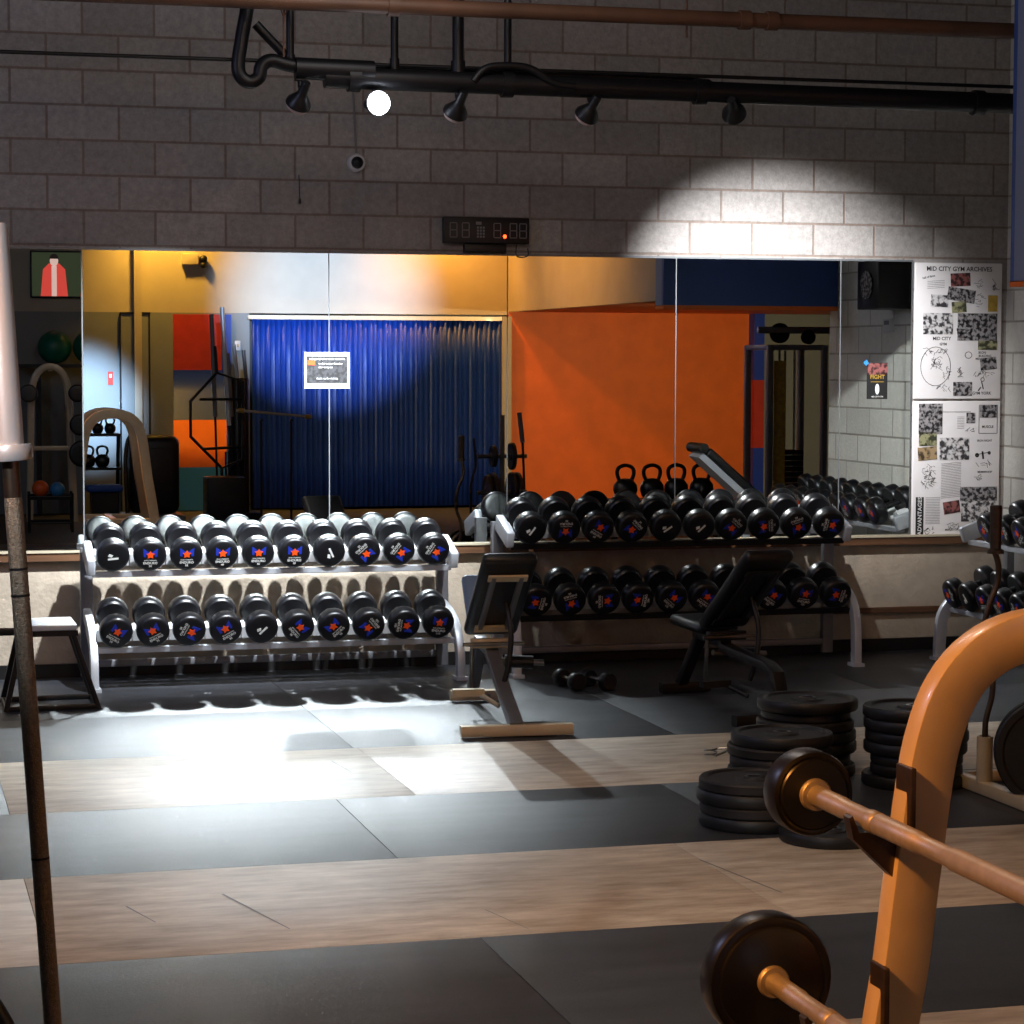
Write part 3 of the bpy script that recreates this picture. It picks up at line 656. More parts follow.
b = MB(); b.sphere((.112, -.081, -.035), .011, seg=12); b.build('red_light', 'red_led', o)
b = MB(); b.tube(smooth_pts([(.2, -.03, -.078), (.2, -.015, -.14), (.24, -.02, -.155), (.275, -.015, -.14), (.27, -.02, -.1)], 5), .0035, 6); b.build('cable', 'plastic_black', o)

# ------------------------------------------------------------------ collage boards
WF = RX(PI/2)     # local xy plane -> wall facing -Y
def sheet2d(b, x, z, w, h, rot=0, off=.0, base=None):
    b.slab([(-w/2, -h/2), (w/2, -h/2), (w/2, h/2), (-w/2, h/2)], .0012, base @ T(x, z, off) @ RZ(R(rot)))
def collage(X, Z, W, H, label, title):
    o = thing('collage_board', label, 'poster', (X, 0, Z), 0, 'collage boards beside the mirror')
    b = MB(); b.box((0, -.012, 0), (W, .022, H), None, .008); b.build('board', 'paper', o)
    return o, T(0, -.0235, 0) @ WF
def scrib(b, base, cx, cz, w, h, n, seed, lw=.0022):
    rnd = random.Random(seed)
    for _ in range(n):
        x = cx+rnd.uniform(-w, w)/2; z = cz+rnd.uniform(-h, h)/2
        sheet2d(b, x, z, rnd.uniform(.012, .04), lw, rnd.uniform(-80, 80), .0, base)
def ring(b, base, cx, cz, rx, rz, w=.004, n=28):
    for k in range(n):
        a0, a1 = 2*PI*k/n, 2*PI*(k+1)/n
        p = [(cx+rx*math.cos(a0), cz+rz*math.sin(a0)), (cx+rx*math.cos(a1), cz+rz*math.sin(a1)), (cx+(rx-w)*math.cos(a1), cz+(rz-w)*math.sin(a1)), (cx+(rx-w)*math.cos(a0), cz+(rz-w)*math.sin(a0))]
        b.slab(p, .001, base)
W1, H1 = .607, .866
o, bs = collage(6.668, 2.037, W1, H1, 'upper white collage board headed with the gym archives title', 'x')
def px(u, v, H, x0, y0, x1, y1, W):   # photo fractions on the board -> local coords
    return ((u-x0)/(x1-x0)-.5)*W, (.5-(v-y0)/(y1-y0))*H
def q1(u, v): return px(u, v, H1, 88, 80, 688, 1015, W1)
def prints(o, bs, items, q):
    for nm, (u0, v0, u1, v1), m, rot in items:
        a0, b0 = q(u0, v0); a1, b1 = q(u1, v1)
        b = MB(); sheet2d(b, (a0+a1)/2, (b0+b1)/2, a1-a0, b0-b1, rot, .0012, bs); b.build(nm, m, o)
prints(o, bs, [('print', (330, 150, 465, 240), 'photo_red', 3), ('print', (310, 255, 500, 345), 'photo_dark', -8), ('print', (195, 300, 315, 382), 'photo_mid', -3), ('print', (340, 345, 440, 420), 'photo_green', 4),
    ('print', (145, 425, 350, 570), 'photo_mid', 0), ('print', (382, 425, 655, 612), 'photo_dark', 0), ('print', (525, 612, 658, 676), 'photo_green', 0), ('print', (542, 728, 655, 812), 'photo_dark', 6),
    ('print', (357, 897, 487, 993), 'photo_dark', 0), ('print', (590, 300, 655, 412), 'photo_yellow', 0), ('print', (380, 520, 470, 600), 'photo_mid', 10)], q1)
class LB:
    def text(self, st, size, mx): b_ = MB(); b_.text(st, size, mx); b_.build('lettering', 'ink_black', o); return self
LT = LB()
b = MB(); x, z = q1(390, 123); LT.text('MID CITY GYM ARCHIVES', .040, bs @ T(x, z, .0006))
x, z = q1(180, 178); LT.text('hall of fame', .019, bs @ T(x, z, .0006) @ RZ(R(12)))
x, z = q1(275, 600); LT.text('MID CITY', .030, bs @ T(x, z, .0006)); x, z = q1(285, 638); LT.text('GYM', .024, bs @ T(x, z, .0006))
x, z = q1(555, 695); LT.text('IRON', .022, bs @ T(x, z, .0006)); x, z = q1(575, 718); LT.text('BUILDING', .020, bs @ T(x, z, .0006)); x, z = q1(545, 738); LT.text('MID CITY', .017, bs @ T(x, z, .0006))
x, z = q1(555, 975); LT.text('GYM YORK', .026, bs @ T(x, z, .0006))
x, z = q1(235, 790); ring(b, bs, x, z, .105, .125, .003); ring(b, bs, *q1(460, 712), .025, .022, .003)
ring(b, bs, *q1(560, 880), .014, .014, .004); sheet2d(b, *q1(560, 920), .007, .05, 15, 0, bs); sheet2d(b, *q1(540, 945), .007, .03, -40, 0, bs)
for (u, v, w, h, n) in ((245, 690, .12, .03, 16), (240, 770, .07, .08, 26), (315, 830, .05, .08, 14), (170, 690, .03, .05, 5), (405, 835, .02, .05, 12), (540, 330, .08, .1, 12), (640, 235, .03, .07, 12), (570, 840, .14, .03, 16), (540, 220, .07, .06, 8), (300, 950, .1, .05, 10)):
    scrib(b, bs, *q1(u, v), w, h, n, u)
for k in range(5): sheet2d(b, *q1(230, 205+k*12), .12, .0018, 4, 0, bs)
b.build('sketch', 'ink_black', o)['kind'] = 'stuff'
W2, H2 = .609, .872
o, bs = collage(6.668, 1.156, W2, H2, 'lower white collage board with the black advantages strip', 'x')
def q2(u, v): return px(u, v, H2, 78, 42, 672, 965, W2)
prints(o, bs, [('print', (115, 60, 275, 265), 'photo_dark', 0), ('print', (118, 250, 238, 345), 'photo_green', 0), ('print', (112, 352, 240, 440), 'photo_sepia', 4), ('print', (258, 290, 460, 440), 'photo_mid', 0),
    ('print', (438, 122, 498, 192), 'photo_dark', 0), ('print', (530, 70, 645, 155), 'photo_dark', 0), ('print', (402, 625, 655, 722), 'photo_dark', 0), ('print', (412, 722, 645, 860), 'photo_mid', 0), ('print', (290, 720, 402, 803), 'photo_red', 8), ('print', (486, 850, 600, 950), 'photo_dark', 0),
    ('print', (102, 690, 155, 945), 'ink_black', 0)], q2)
b = MB(); x, z = q2(130, 818); b.text('ADVANTAGES', .038, bs @ T(x, z, .0032) @ RZ(PI/2)); b.build('strip_lettering', 'ink_white', o)
b = MB(); x, z = q2(585, 218); LT.text('MUSCLE', .022, bs @ T(x, z, .0006)); x, z = q2(565, 312); LT.text('IRON NIGHT', .018, bs @ T(x, z, .0006)); x, z = q2(570, 525); LT.text('MEMBERSHIP', .018, bs @ T(x, z, .0006)); x, z = q2(355, 915); LT.text('MID CITY GYM', .016, bs @ T(x, z, .0006))
for k in range(22): sheet2d(b, *q2(340, 462+k*11), .14, .0016, 5, 0, bs)
for k in range(17): sheet2d(b, *q2(218, 695+k*11), .10, .0016, 0, 0, bs)
for k in range(8): sheet2d(b, *q2(400, 150+k*11), .05, .0014, 0, 0, bs)
sheet2d(b, *q2(370, 116), .2, .003, 0, 0, bs)
ring(b, bs, *q2(515, 410), .014, .014, .012); ring(b, bs, *q2(598, 395), .011, .011, .009); sheet2d(b, *q2(555, 410), .012, .05, 8, 0, bs); sheet2d(b, *q2(556, 398), .085, .004, 10, 0, bs)
for a_, c in (((525, 70), (650, 255)),):
    for (u, v, w, h) in ((588, 70, .127, .003), (588, 262, .127, .003), (525, 166, .003, .18), (650, 166, .003, .18)): sheet2d(b, *q2(u, v), w, h, 0, 0, bs)
for (u, v, w, h, n) in ((185, 500, .1, .05, 14), (195, 560, .07, .05, 16), (190, 610, .1, .05, 14), (200, 920, .07, .04, 12), (560, 470, .1, .02, 8), (540, 560, .06, .04, 8), (360, 890, .1, .04, 14), (470, 240, .05, .02, 6)):
    scrib(b, bs, *q2(u, v), w, h, n, u)
b.build('sketch', 'ink_black', o)['kind'] = 'stuff'

# ------------------------------------------------------------------ notices on the mirror
o = thing('rules_notice', 'white-bordered gym notice taped on the mirror over the seam', 'poster', (2.585, -.0108, 1.782))
b = MB(); b.box((0, -.001, 0), (.272, .002, .215)); b.build('paper', 'paper', o)
nb = T(0, -.0025, 0) @ WF
b = MB(); sheet2d(b, 0, .004, .245, .160, 0, 0, nb); b.build('print', 'notice_print', o)
b = MB(); sheet2d(b, -.095, .045, .045, .028, 0, .0013, nb); b.build('orange_mark', 'logo_orange', o)
b = MB()
for s_, x, z, sz in (('PLEASE RETURN YOUR WEIGHTS', 0, .066, .0145), ('to the correct location', .02, .040, .0155), ('after every set', -.01, .018, .0145), ('thank you for training', 0, -.048, .0145)): b = MB(); b.text(s_, sz, nb @ T(x, z, .003)); b.build('lettering', 'ink_white', o)
o = thing('event_flyer', 'small dark flyer with yellow lettering taped on the right mirror', 'poster', (6.118, -.0092, 1.72))
b = MB(); b.box((0, -.001, 0), (.14, .002, .23)); b.build('paper', 'ink_black', o)
nb = T(0, -.0025, 0) @ WF
b = MB(); sheet2d(b, 0, .075, .135, .072, 0, 0, nb); b.build('red_band', 'photo_red', o)
b = MB(); b.text('FIGHT', .036, nb @ T(0, .024, .002)); sheet2d(b, 0, -.006, .09, .003, 0, 0, nb); b.build('yellow_lettering', 'photo_yellow', o)
b = MB(); b.slab([(.014*math.cos(2*PI*k/16), -.052+.034*math.sin(2*PI*k/16)) for k in range(16)], .0012, nb); b.text('MID CITY GYM', .012, nb @ T(0, -.1, .002)); b.build('white_oval', 'ink_white', o)
b = MB(); sheet2d(b, -.078, .115, .028, .03, 35, .0015, nb); b.build('tape', 'lightblue', o)

# ------------------------------------------------------------------ rear of the room (seen in the mirror)
o = thing('strip_curtain', 'blue vinyl strip curtain across the wide rear doorway', 'curtain', (6.07, -14.93, 0))
n = 150; b = MB(); V = []; F = []
for i in range(n+1):
    x = -1.60+3.20*i/n; d = .018*math.sin(i*2.1)+.012*math.sin(i*.73)
    for j in range(5): V.append((x, d*(.6+.1*j), .02+2.33*j/4))
for i in range(n):
    for j in range(4): k = i*5+j; F.append((k, k+5, k+6, k+1))
b._add(V, F); c = b.build('strips', 'curtain', o); md = c.modifiers.new('t', 'SOLIDIFY'); md.thickness = .003
b = MB(); b.box((0, .01, 2.37), (3.3, .05, .05)); b.build('rail', 'rack_paint', o)
wallbox('wall_rear_dark', 4.45, 7.75, -15.35, -15.2, -.012, 2.5, 'dark_metal')

# striped painted door and pilaster
b = MB(); xs0, xs1 = 3.51, 4.21
for mi, z0, z1 in ((0, 1.72, 2.40), (1, 1.11, 1.72), (2, .53, 1.11), (3, .0, .53)): b.use(mi).box(((xs0+xs1)/2, -14.985, (z0+z1)/2), (xs1-xs0, .03, z1-z0))
b.use(1).box((4.16, -14.967, 2.06), (.12, .006, .68)); o = b.build('door_2', ['red', 'blue', 'orange', 'lightblue']); struct(o)
b = MB()
for mi, z0, z1 in ((1, 1.60, 2.46), (0, .72, 1.60), (1, 0, .72)): b.use(mi).box((11.07, -14.9, (z0+z1)/2), (.14, .2, z1-z0))
struct(b.build('trim_5', ['red', 'blue']))
o = thing('exit_light', 'small emergency light box high on the rear wall', 'light', (3.72, -15.002, 3.07))
b = MB(); b.box((0, .04, 0), (.2, .08, .14), None, .01); b.build('box', 'beige', o); b = MB(); b.sphere((.16, .06, .0), .05); b.sphere((.16, .06, -.07), .04); b.build('lamp_head', 'black_iron', o)
o = thing('wall_switch', 'pale wall switch box between striped door and curtain', 'switch', (4.30, -15.0, 2.02)); b = MB(); b.box((0, .01, 0), (.07, .02, .12), None, .006); b.build('plate', 'plastic_white', o); b = MB(); b.box((0, .024, 0), (.02, .01, .04)); b.build('toggle', 'photo_yellow', o)
o = thing('fire_extinguisher', 'small red extinguisher sign on the grey rear wall', 'sign', (2.75, -15.001, 1.62)); b = MB(); b.box((0, .004, 0), (.06, .008, .16)); b.build('plate', 'red', o); b = MB(); b.box((0, .0095, .03), (.03, .003, .04)); b.build('symbol', 'ink_white', o)

# bar storage with upright bars
o = thing('bar_storage', 'black vertical bar holder with a dark box in front of the striped door', 'holder', (4.0, -13.0, 0))
b = MB(); b.lathe([(.0001, .1), (.13, .1), (.13, 1.62), (.12, 1.64), (.0001, 1.64)], T(0, 0, 0)); b.build('bar_tube', 'vinyl', o)
b = MB(); b.box((0, 0, .05), (.5, .5, .1), None, .01); b.build('base', 'dark_metal', o)
b = MB()
for x in (-.12, .0, .1): b.tube([(x-.05, .2, .1), (x-.05, .2, .8)], .012, 8)
b.tube([(-.2, .2, .2), (.1, .2, .2)], .012, 8); b.build('frame', 'dark_metal', o)
for i, (x0, z0, x1, z1, r) in enumerate(((3.74, 1.2, 3.68, 2.36, .025), (3.92, 1.1, 3.80, 2.44, .026), (3.93, 1.2, 3.86, 1.92, .025), (4.0, 1.64, 3.93, 2.02, .022), (4.09, 1.64, 4.04, 1.96, .022))):
    o = thing('upright_barbell', 'barbell standing upright in the rear holder, %s from left' % ORD[i], 'barbell', (x0, -12.82, 0), 0, 'barbells standing in the rear holder')
    b = MB(); b.tube([(0, 0, .12), ((x1-x0)*.4, 0, z0)], .013, 8); b.build('shaft', 'dark_metal', o)
    b = MB(); b.tube([((x1-x0)*.4, 0, z0), (x1-x0, 0, z1)], r, 12); b.build('sleeve', 'sleeve' if i in (1, 3) else 'rack_metal', o)
o = thing('trap_bar', 'black hexagonal trap bar leaning beside the rear bar holder', 'barbell', (3.72, -12.7, 0))
hx = [(.0, .0, 1.70), (-.30, 0, 1.38), (-.30, 0, .98), (.05, 0, .62), (.28, 0, .72), (.3, 0, 1.6)]
b = MB(); b.tube(hx, .018, 8, closed=True); b.tube([(-.2, 0, 1.4), (.3, 0, 1.4)], .016, 8); b.tube([(-.16, 0, .84), (.3, 0, .86)], .016, 8); b.tube([(.05, 0, .62), (.05, 0, .02)], .018, 8); b.tube([(0, 0, 1.7), (-.02, 0, 2.0)], .018, 8); b.build('hex_frame', 'black_iron', o)
o = thing('plyo_box', 'dark box on the floor below the striped door', 'box', (3.75, -12.4, 0)); b = MB(); b.box((0, 0, .27), (.42, .4, .54), None, .012); b.build('body', 'dark_metal', o); b = MB(); b.box((.0, .202, .3), (.14, .004, .06)); b.build('hand_hole', 'ink_black', o)
o = thing('barbell_stand', 'two thin posts holding a horizontal barbell before the blue curtain', 'stand', (4.36, -12.5, 0))
for x, y in ((-.17, 0), (.17, 0)):
    b = MB(); b.tube([(x, y, 0), (x, y, 1.17)], .014, 8); b.box((x, y, .01), (.08, .4, .02)); b.box((x, y+.02, 1.17), (.03, .06, .02)); b.build('post', 'dark_metal', o)
o = thing('horizontal_barbell', 'barbell resting level on the thin stand before the curtain', 'barbell', (4.33, -12.5, 1.235))
b = MB(); b.tube([(-.42, 0, .045), (.44, 0, -.035)], .016, 10); b.build('shaft', 'steel_bar', o)
for x in (-.4, .42): b = MB(); b.tube([(x-.06*(1 if x > 0 else -1), 0, .04 if x < 0 else -.03), (x, 0, .044 if x < 0 else -.034)], .026, 12); b.build('sleeve', 'photo_yellow', o)

# kettlebell shelf with big dark machine console
def kettlebell(x, y, z, s, label, group, rz=0):
    o = thing('kettlebell', label, 'kettlebell', (x, y, z), rz, group); o.scale = (s, s, s)
    b = MB(); b.lathe([(.0001, 0), (.07, 0), (.1, .03), (.12, .09), (.115, .14), (.08, .19), (.04, .205), (.0001, .208)]); b.build('bell', 'urethane', o)
    b = MB(); b.tube(smooth_pts([(-.055, 0, .17), (-.085, 0, .25), (-.07, 0, .31), (0, 0, .335), (.07, 0, .31), (.085, 0, .25), (.055, 0, .17)], 4), .019, 10); b.build('handle', 'black_iron', o)
    return o
o = thing('kettlebell_shelf', 'dark two-level shelf with kettlebells beside the grey rear wall', 'shelf', (2.43, -13.0, 0))
for z in (1.0, .62):
    b = MB(); b.box((0, 0, z), (.44, .4, .03)); b.build('shelf_board', 'dark_metal', o)
for x in (-.2, .2):
    b = MB(); b.sq([(x, -.12, 0), (x, .12, 1.0)], .04, .04, up=(1, 0, 0)); b.build('leg', 'dark_metal', o)
for i, x in enumerate((2.27, 2.41, 2.55)): kettlebell(x, -13.0, 1.015, .55, 'small kettlebell on the rear shelf top, %s from left' % ORD[i], 'kettlebells on the rear shelf')
for i, x in enumerate((2.3, 2.46)): kettlebell(x, -13.0, .635, .7, 'kettlebell on the rear shelf lower board, %s from left' % ORD[i], 'kettlebells on the rear shelf')
o = thing('cardio_machine', 'bulky dark rounded machine housing beside the kettlebell shelf', 'machine', (3.02, -13.0, 0))
b = MB(); b.box((0, 0, .55), (.56, .6, .88), None, .09); b.build('housing', 'vinyl', o)
b = MB(); b.box((0, .305, .6), (.34, .01, .5), None, .02); b.build('panel', 'dark_metal', o)
b = MB(); b.box((0, .0, .05), (.66, .8, .1), None, .02); b.build('base', 'rack_metal', o)
b = MB(); b.tube(smooth_pts([(-.30, .2, .1), (-.32, .2, .7), (-.27, .2, .98), (-.1, .2, 1.05)], 5), .025); b.build('handrail', 'bronze', o)
o = thing('padded_seat', 'low blue cushion lit white on top, under the kettlebell shelf', 'seat', (2.43, -12.5, 0))
b = MB(); b.box((0, 0, .42), (.4, .3, .08), None, .03); b.build('cushion', 'seat_blue', o); b = MB(); b.box((0, 0, .19), (.3, .2, .38)); b.build('base', 'dark_metal', o)

# plate tree
o = thing('plate_tree', 'steel plate tree loaded with plates before the curtain edge', 'tree', (6.6, -11.0, 0))
b = MB(); b.sq([(0, 0, .04), (0, 0, 1.25)], .05, .05, up=(0, 1, 0)); b.build('post', 'rack_metal', o)
b = MB(); b.sq([(-.25, 0, .03), (.25, 0, .03)], .06, .06); b.sq([(0, -.3, .03), (0, .3, .03)], .06, .06); b.build('base', 'rack_metal', o)
b = MB()
for z in (.8, .4): b.tube([(-.28, 0, z), (.28, 0, z)], .024, 10)
b.build('peg', 'chrome', o)
for i, (dx, z, r) in enumerate(((.09, .8, .15), (-.12, .8, .12), (.09, .4, .225), (.15, .4, .225), (-.12, .4, .225), (-.18, .4, .2))):
    plate(6.6+dx, -11.0, z, r, .045, 'black plate on the rear plate tree, %s %s' % (('upper right', 'upper left', 'lower right inner', 'lower right outer', 'lower left inner', 'lower left outer')[i], 'peg'), 'plates on the rear plate tree', 'iron_plate', (0, PI/2, 0))
o = thing('leaning_bar', 'dark bar standing right of the rear plate tree', 'barbell', (6.86, -10.95, 0)); b = MB(); b.tube([(0, 0, 0), (-.04, 0, .95)], .014, 8); b.build('shaft', 'dark_metal', o); b = MB(); b.tube([(-.04, 0, .95), (-.08, 0, 1.28)], .025, 10); b.build('sleeve', 'rack_metal', o)
o = thing('leaning_bar', 'dark bent bar standing left of the rear plate tree', 'barbell', (6.24, -10.95, 0)); b = MB(); b.tube(smooth_pts([(0, 0, 0), (.0, 0, .5), (.05, 0, .7), (.03, 0, 1.0)], 4), .014, 8); b.build('shaft', 'dark_metal', o)

# kettlebell table in front of the orange wall
o = thing('kettlebell_table', 'low black table carrying four kettlebells before the orange wall', 'table', (7.05, -7.0, 0))
b = MB(); b.box((0, 0, .53), (1.12, .5, .05), None, .01); b.build('top', 'vinyl', o)
for x in (-.5, .5):
    for y in (-.2, .2): b = MB(); b.box((x, y, .255), (.05, .05, .51)); b.build('leg', 'dark_metal', o)
for i, x in enumerate((6.72, 6.98, 7.22, 7.47)): kettlebell(x, -7.0, .556, .95, 'large black kettlebell on the low table, %s from left' % ORD[i], 'kettlebells before the orange wall')
# inclined bench
o = thing('incline_bench', 'inclined bench with pale lit pad rising left before the orange wall', 'bench', (6.5, -3.75, 0))
a0, a1 = Vector((-.20, 0, 1.14)), Vector((.24, 0, .76)); dd = a1-a0; mx = T(*((a0+a1)/2)) @ RY(-math.atan2(dd.z, dd.x))
b = MB(); b.box((0, 0, .0), (dd.length, .3, .07), mx, .02); b.build('pad', 'vinyl', o)
b = MB(); b.box((-.02, 0, -.06), (dd.length, .24, .05), mx); b.sq([(.22, 0, .74), (.1, 0, .05)], .06, .05, up=(0, 1, 0)); b.box((.1, 0, .03), (.5, .4, .05)); b.build('frame', 'white_metal', o)
b = MB(); b.tube([(-.24, -.16, 1.16), (-.24, .16, 1.16)], .04, 12); b.build('roller', 'vinyl', o)

# cable machine
o = thing('cable_machine', 'tall grey cable machine with weight stack in the right alcove', 'machine', (8.72, -8.0, 0))
for x in (-.30, .27):
    for y in (-.3, .3): b = MB(); b.sq([(x, y, 0), (x, y, 2.0)], .06, .06, up=(0, 1, 0)); b.build('upright', 'rack_metal', o)
b = MB()
for y in (-.3, .3): b.sq([(-.3, y, 1.98), (.27, y, 1.98)], .05, .05)
for x in (-.3, .27): b.sq([(x, -.3, 1.98), (x, .3, 1.98)], .05, .05); b.sq([(x, -.3, .03), (x, .3, .03)], .06, .06)
b.tube([(-.35, .1, 2.15), (.5, .1, 2.15)], .035, 10); b.build('top_frame', 'rack_metal', o)
b = MB(); b.lathe([(.0001, -.02), (.1, -.02), (.09, 0), (.1, .02), (.0001, .02)], T(-.12, .1, 2.12) @ RX(PI/2)); b.lathe([(.0001, -.02), (.07, -.02), (.06, 0), (.07, .02), (.0001, .02)], T(.1, .3, 2.08) @ RX(PI/2)); b.build('pulley', 'vinyl', o)
b = MB()
for x in (-.1, -.04, .06, .12): b.tube([(x, .05, .1), (x, .05, 1.95)], .012, 8)
b.build('guide_rods', 'chrome', o)
b = MB()
for k in range(16): b.box((.01, .05, .12+k*.055), (.26, .12, .048))
b.build('weight_stack', 'urethane', o)
b = MB(); b.box((-.2, .31, 1.2), (.12, .01, 1.3)); b.build('placard', 'photo_yellow', o)
# right side wall fittings
o = thing('wall_speaker', 'black boxy speaker high on the right side wall', 'speaker', (7.015, -1.62, 2.38)); b = MB(); b.box((-.13, 0, 0), (.26, .36, .34), None, .01); b.build('cabinet', 'plastic_black', o); b = MB(); b.lathe([(.0001, .0), (.09, .0), (.1, .01), (.0001, .014)], T(-.262, 0, 0) @ RY(-PI/2)); b.build('cone', 'photo_dark', o)
o = thing('thermostat', 'white thermostat box on the right side wall', 'switch', (7.017, -1.80, 2.1)); b = MB(); b.box((-.015, 0, 0), (.03, .14, .1), None, .006); b.build('case', 'plastic_white', o); b = MB(); b.box((-.032, 0, .02), (.003, .08, .03)); b.build('display', 'ink_grey', o)

# left part of the rear (seen through the tilted panel)
o = thing('television', 'wall television showing a person in a red robe', 'television', (1.52, -14.97, 2.86))
b = MB(); b.box((0, .03, 0), (1.0, .06, .56), None, .01); b.build('case', 'plastic_black', o)
M['tv_green'] = emis('tv_green', (52, 60, 40), .9); M['tv_red'] = emis('tv_red', (214, 70, 60), 1.1); M['tv_pale'] = emis('tv_pale', (228, 190, 180), 1.0); M['tv_dark'] = emis('tv_dark', (34, 22, 20), .6)
tv = Matrix.Translation((0, .0605, 0)) @ RZ(PI) @ WF
b = MB(); b.slab([(-.48, -.26), (.48, -.26), (.48, .26), (-.48, .26)], .001, tv); s = b.build('screen', 'tv_green', o)
for cx in (.22, -.25):
    b = MB(); b.slab([(cx-.16, -.26), (cx+.16, -.26), (cx+.13, .06), (cx+.06, .13), (cx-.06, .13), (cx-.13, .06)], .003, tv)
    b.use(1).slab([(cx-.03, -.26), (cx+.03, -.26), (cx+.03, .10), (cx-.03, .10)], .004, tv); b.slab([(cx+.05*math.cos(2*PI*k/14), .16+.065*math.sin(2*PI*k/14)) for k in range(14)], .004, tv)
    b.use(2).slab([(cx+.055*math.cos(PI*k/8), .185+.06*math.sin(PI*k/8)) for k in range(9)], .005, tv); b.build('picture', ['tv_red', 'tv_pale', 'tv_dark'], s)
o = thing('ball_shelf', 'dark wall shelf holding green exercise balls', 'shelf', (1.5, -14.6, 0)); b = MB(); b.box((0, -.1, 1.77), (1.3, .5, .04)); b.build('board', 'dark_metal', o); b = MB(); b.box((-.4, -.2, .88), (.06, .3, 1.74)); b.box((.5, -.2, .88), (.06, .3, 1.74)); b.build('support', 'dark_metal', o)
for x, lab in ((1.29, 'green exercise ball on the shelf, the left one'), (1.70, 'green exercise ball on the shelf, the right one')):
    b = MB(); b.sphere((x, -14.62, 1.99), .2, seg=28); tag(b.build('exercise_ball', 'ball_green'), lab, 'ball', 'exercise balls on the shelf')
o = thing('arched_rack', 'brown arched barbell rack in front of the ball shelf', 'rack', (1.21, -13.1, 0))
ar = [(-.24, 0, .02), (-.22, 0, 1.0), (-.20, 0, 1.5), (-.13, 0, 1.70), (0, 0, 1.77), (.13, 0, 1.70), (.20, 0, 1.5), (.22, 0, 1.0), (.26, 0, .02)]
for y in (0, -.7): b = MB(); b.sq([p+Vector((0, y, 0)) for p in smooth_pts(ar, 5)], .07, .07, up=(0, 1, 0)); b.build('arched_frame', 'rack_paint', o)
b = MB(); b.sq([(-.22, 0, .85), (.22, 0, .85)], .05, .05); b.sq([(0, 0, 1.74), (0, -.7, 1.74)], .05, .05); b.build('crossbar', 'rack_paint', o)
for i, (x, z, r) in enumerate(((.93, 1.47, .1), (1.46, 1.47, .1), (1.49, 1.12, .12), (1.51, .80, .15))):
    o = thing('racked_barbell', 'barbell end on the brown arched rack, %s' % ('on its left side', 'top one on its right side', 'middle one on its right side', 'lowest one on its right side')[i], 'barbell', (x+.035, -12.8, z), 0, 'barbells on the brown arched rack')
    b = MB(); b.tube([(0, -1.0, 0), (0, 0, 0)], .018, 8); b.build('shaft', 'steel_bar', o); b = MB(); b.lathe(head_profile(r, .07), T(0, .1, 0) @ RX(PI/2)); b.build('head', 'urethane', o)
o = thing('ball_bin', 'dark low bin frame with balls, under the arched rack', 'bin', (1.15, -11.9, 0))
b = MB()
for x in (-.2, .25):
    for y in (-.2, .2): b.tube([(x, y, 0), (x, y, .42)], .016, 8)
for z in (.1, .38):
    for y in (-.2, .2): b.tube([(-.2, y, z), (.25, y, z)], .014, 8)
    for x in (-.2, .25): b.tube([(x, -.2, z), (x, .2, z)], .014, 8)
b.box((.02, 0, .36), (.44, .4, .02)); b.build('frame', 'dark_metal', o)
for x, r, m, lab in ((1.07, .09, 'ball_orange', 'orange ball on the low bin'), (1.25, .08, 'lightblue', 'blue ball on the low bin')): b = MB(); b.sphere((x, -11.9, .37+r), r); tag(b.build('medicine_ball', m), lab, 'ball', 'medicine balls on the low bin')

# ------------------------------------------------------------------ other lamps of the room and added fill lights
def light(kind, loc, energy, col, target=None, size=.1, cone=60, blend=.6, sy=None):
    l = bpy.data.lights.new('room_or_fill_light', kind); l.energy = energy; l.color = col
    if kind == 'SPOT': l.spot_size = R(cone); l.spot_blend = blend; l.shadow_soft_size = size
    elif kind == 'AREA': l.size = size
    else: l.shadow_soft_size = size
    q = bpy.data.objects.new('room_or_fill_light', l); COL.objects.link(q); q.location = loc
    if target: q.rotation_euler = (Vector(target)-Vector(loc)).to_track_quat('-Z', 'Y').to_euler()
WARM = (1.0, .36, .07)
light('SPOT', (-2.0, -10.5, 4.3), 1500, WARM, (2.28, -9.45, .6), .12, 21, .6)          # warm lamp on the rack
light('SPOT', (1.6, -8.0, 4.3), 210, (1.0, .56, .26), (2.0, -5.5, 0), .15, 120, 1)     # warm hall lamp
light('POINT', (2.0, -6.0, 4.2), 55, (1.0, .86, .76), size=.25)                      # added fill, lifts the upper block wall
light('POINT', (2.4, -3.2, 4.2), 34, (.95, .9, .88), size=.4)                         # added wall washer without a fixture, brightens the upper wall
light('POINT', (-2.2, -4.5, 3.6), 105, (.55, .62, 1.0), size=.25)                      # bluish fill added to tint the upper left wall
light('SPOT', (-1.6, -12.6, 3.6), 620, (.9, .94, 1.0), (.2, -9.7, 1.9), .05, 17, 1) # cool spot added only to brighten the barbell sleeve
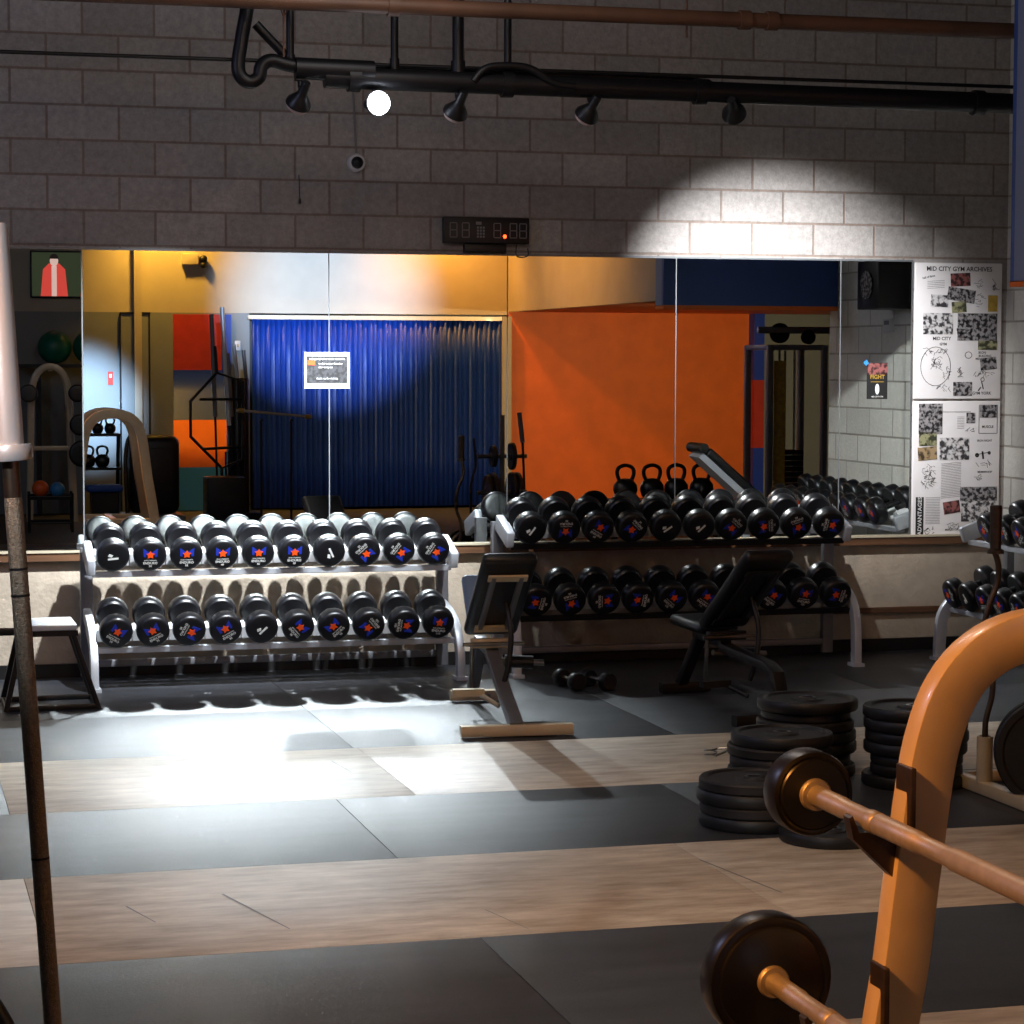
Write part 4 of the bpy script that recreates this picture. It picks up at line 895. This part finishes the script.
light('SPOT', (3.3, -14.45, 4.1), 430, (1.0, .50, .06), (3.5, -15, 2.9), .1, 120, 1)   # yellow lamp at the rear wall
light('SPOT', (6.7, -14.3, 4.1), 400, (1.0, .42, .07), (6.9, -15, 2.8), .1, 120, 1)
light('SPOT', (5.6, -12.2, 4.2), 480, (1.0, .42, .06), (7.75, -12.2, 3.0), .1, 110, 1)  # warm light added to brighten the rear soffit
light('SPOT', (9.0, -9.0, 2.40), 560, (1.0, .78, .45), (9.4, -15, 1.2), .03, 100, .6)                     # added spot kept out of sight, brightens the orange alcove wall
light('SPOT', (1.2, -9.0, 4.2), 16000, (.45, .65, 1.0), (2.45, -15, 1.3), .1, 13, 1)  # blue spot on the rear wall

w = bpy.data.worlds.new('world'); SC.world = w; w.use_nodes = True
w.node_tree.nodes['Background'].inputs[0].default_value = (.35, .42, .7, 1); w.node_tree.nodes['Background'].inputs[1].default_value = .01

# ------------------------------------------------------------------ camera
yaw, pit, roll = R(15.22), R(3.697), R(-.14)
fw = Vector((math.sin(yaw)*math.cos(pit), math.cos(yaw)*math.cos(pit), -math.sin(pit))); r_ = Vector((math.cos(yaw), -math.sin(yaw), 0)); d_ = fw.cross(r_)
r2 = r_*math.cos(roll)+d_*math.sin(roll); d2 = -r_*math.sin(roll)+d_*math.cos(roll)
cam = bpy.data.cameras.new('camera'); co = bpy.data.objects.new('camera', cam); COL.objects.link(co)
mw = Matrix.Identity(4)
for i in range(3): mw[i][0] = r2[i]; mw[i][1] = -d2[i]; mw[i][2] = -fw[i]
mw[0][3], mw[1][3], mw[2][3] = 0, -13.7, 1.84
co.matrix_world = mw; cam.sensor_width = 36; cam.lens = 2337/1024*36; cam.clip_start = .05; SC.camera = co

SC.view_settings.view_transform = 'Standard'; SC.view_settings.look = 'None'; SC.view_settings.gamma = 1; SC.view_settings.exposure = 0
cy = SC.cycles
cy.use_guiding = True; cy.guiding_training_samples = 64; cy.caustics_reflective = True; cy.blur_glossy = 0
cy.sample_clamp_indirect = 0; cy.max_bounces = 7; cy.glossy_bounces = 5; cy.diffuse_bounces = 4; cy.use_denoising = True
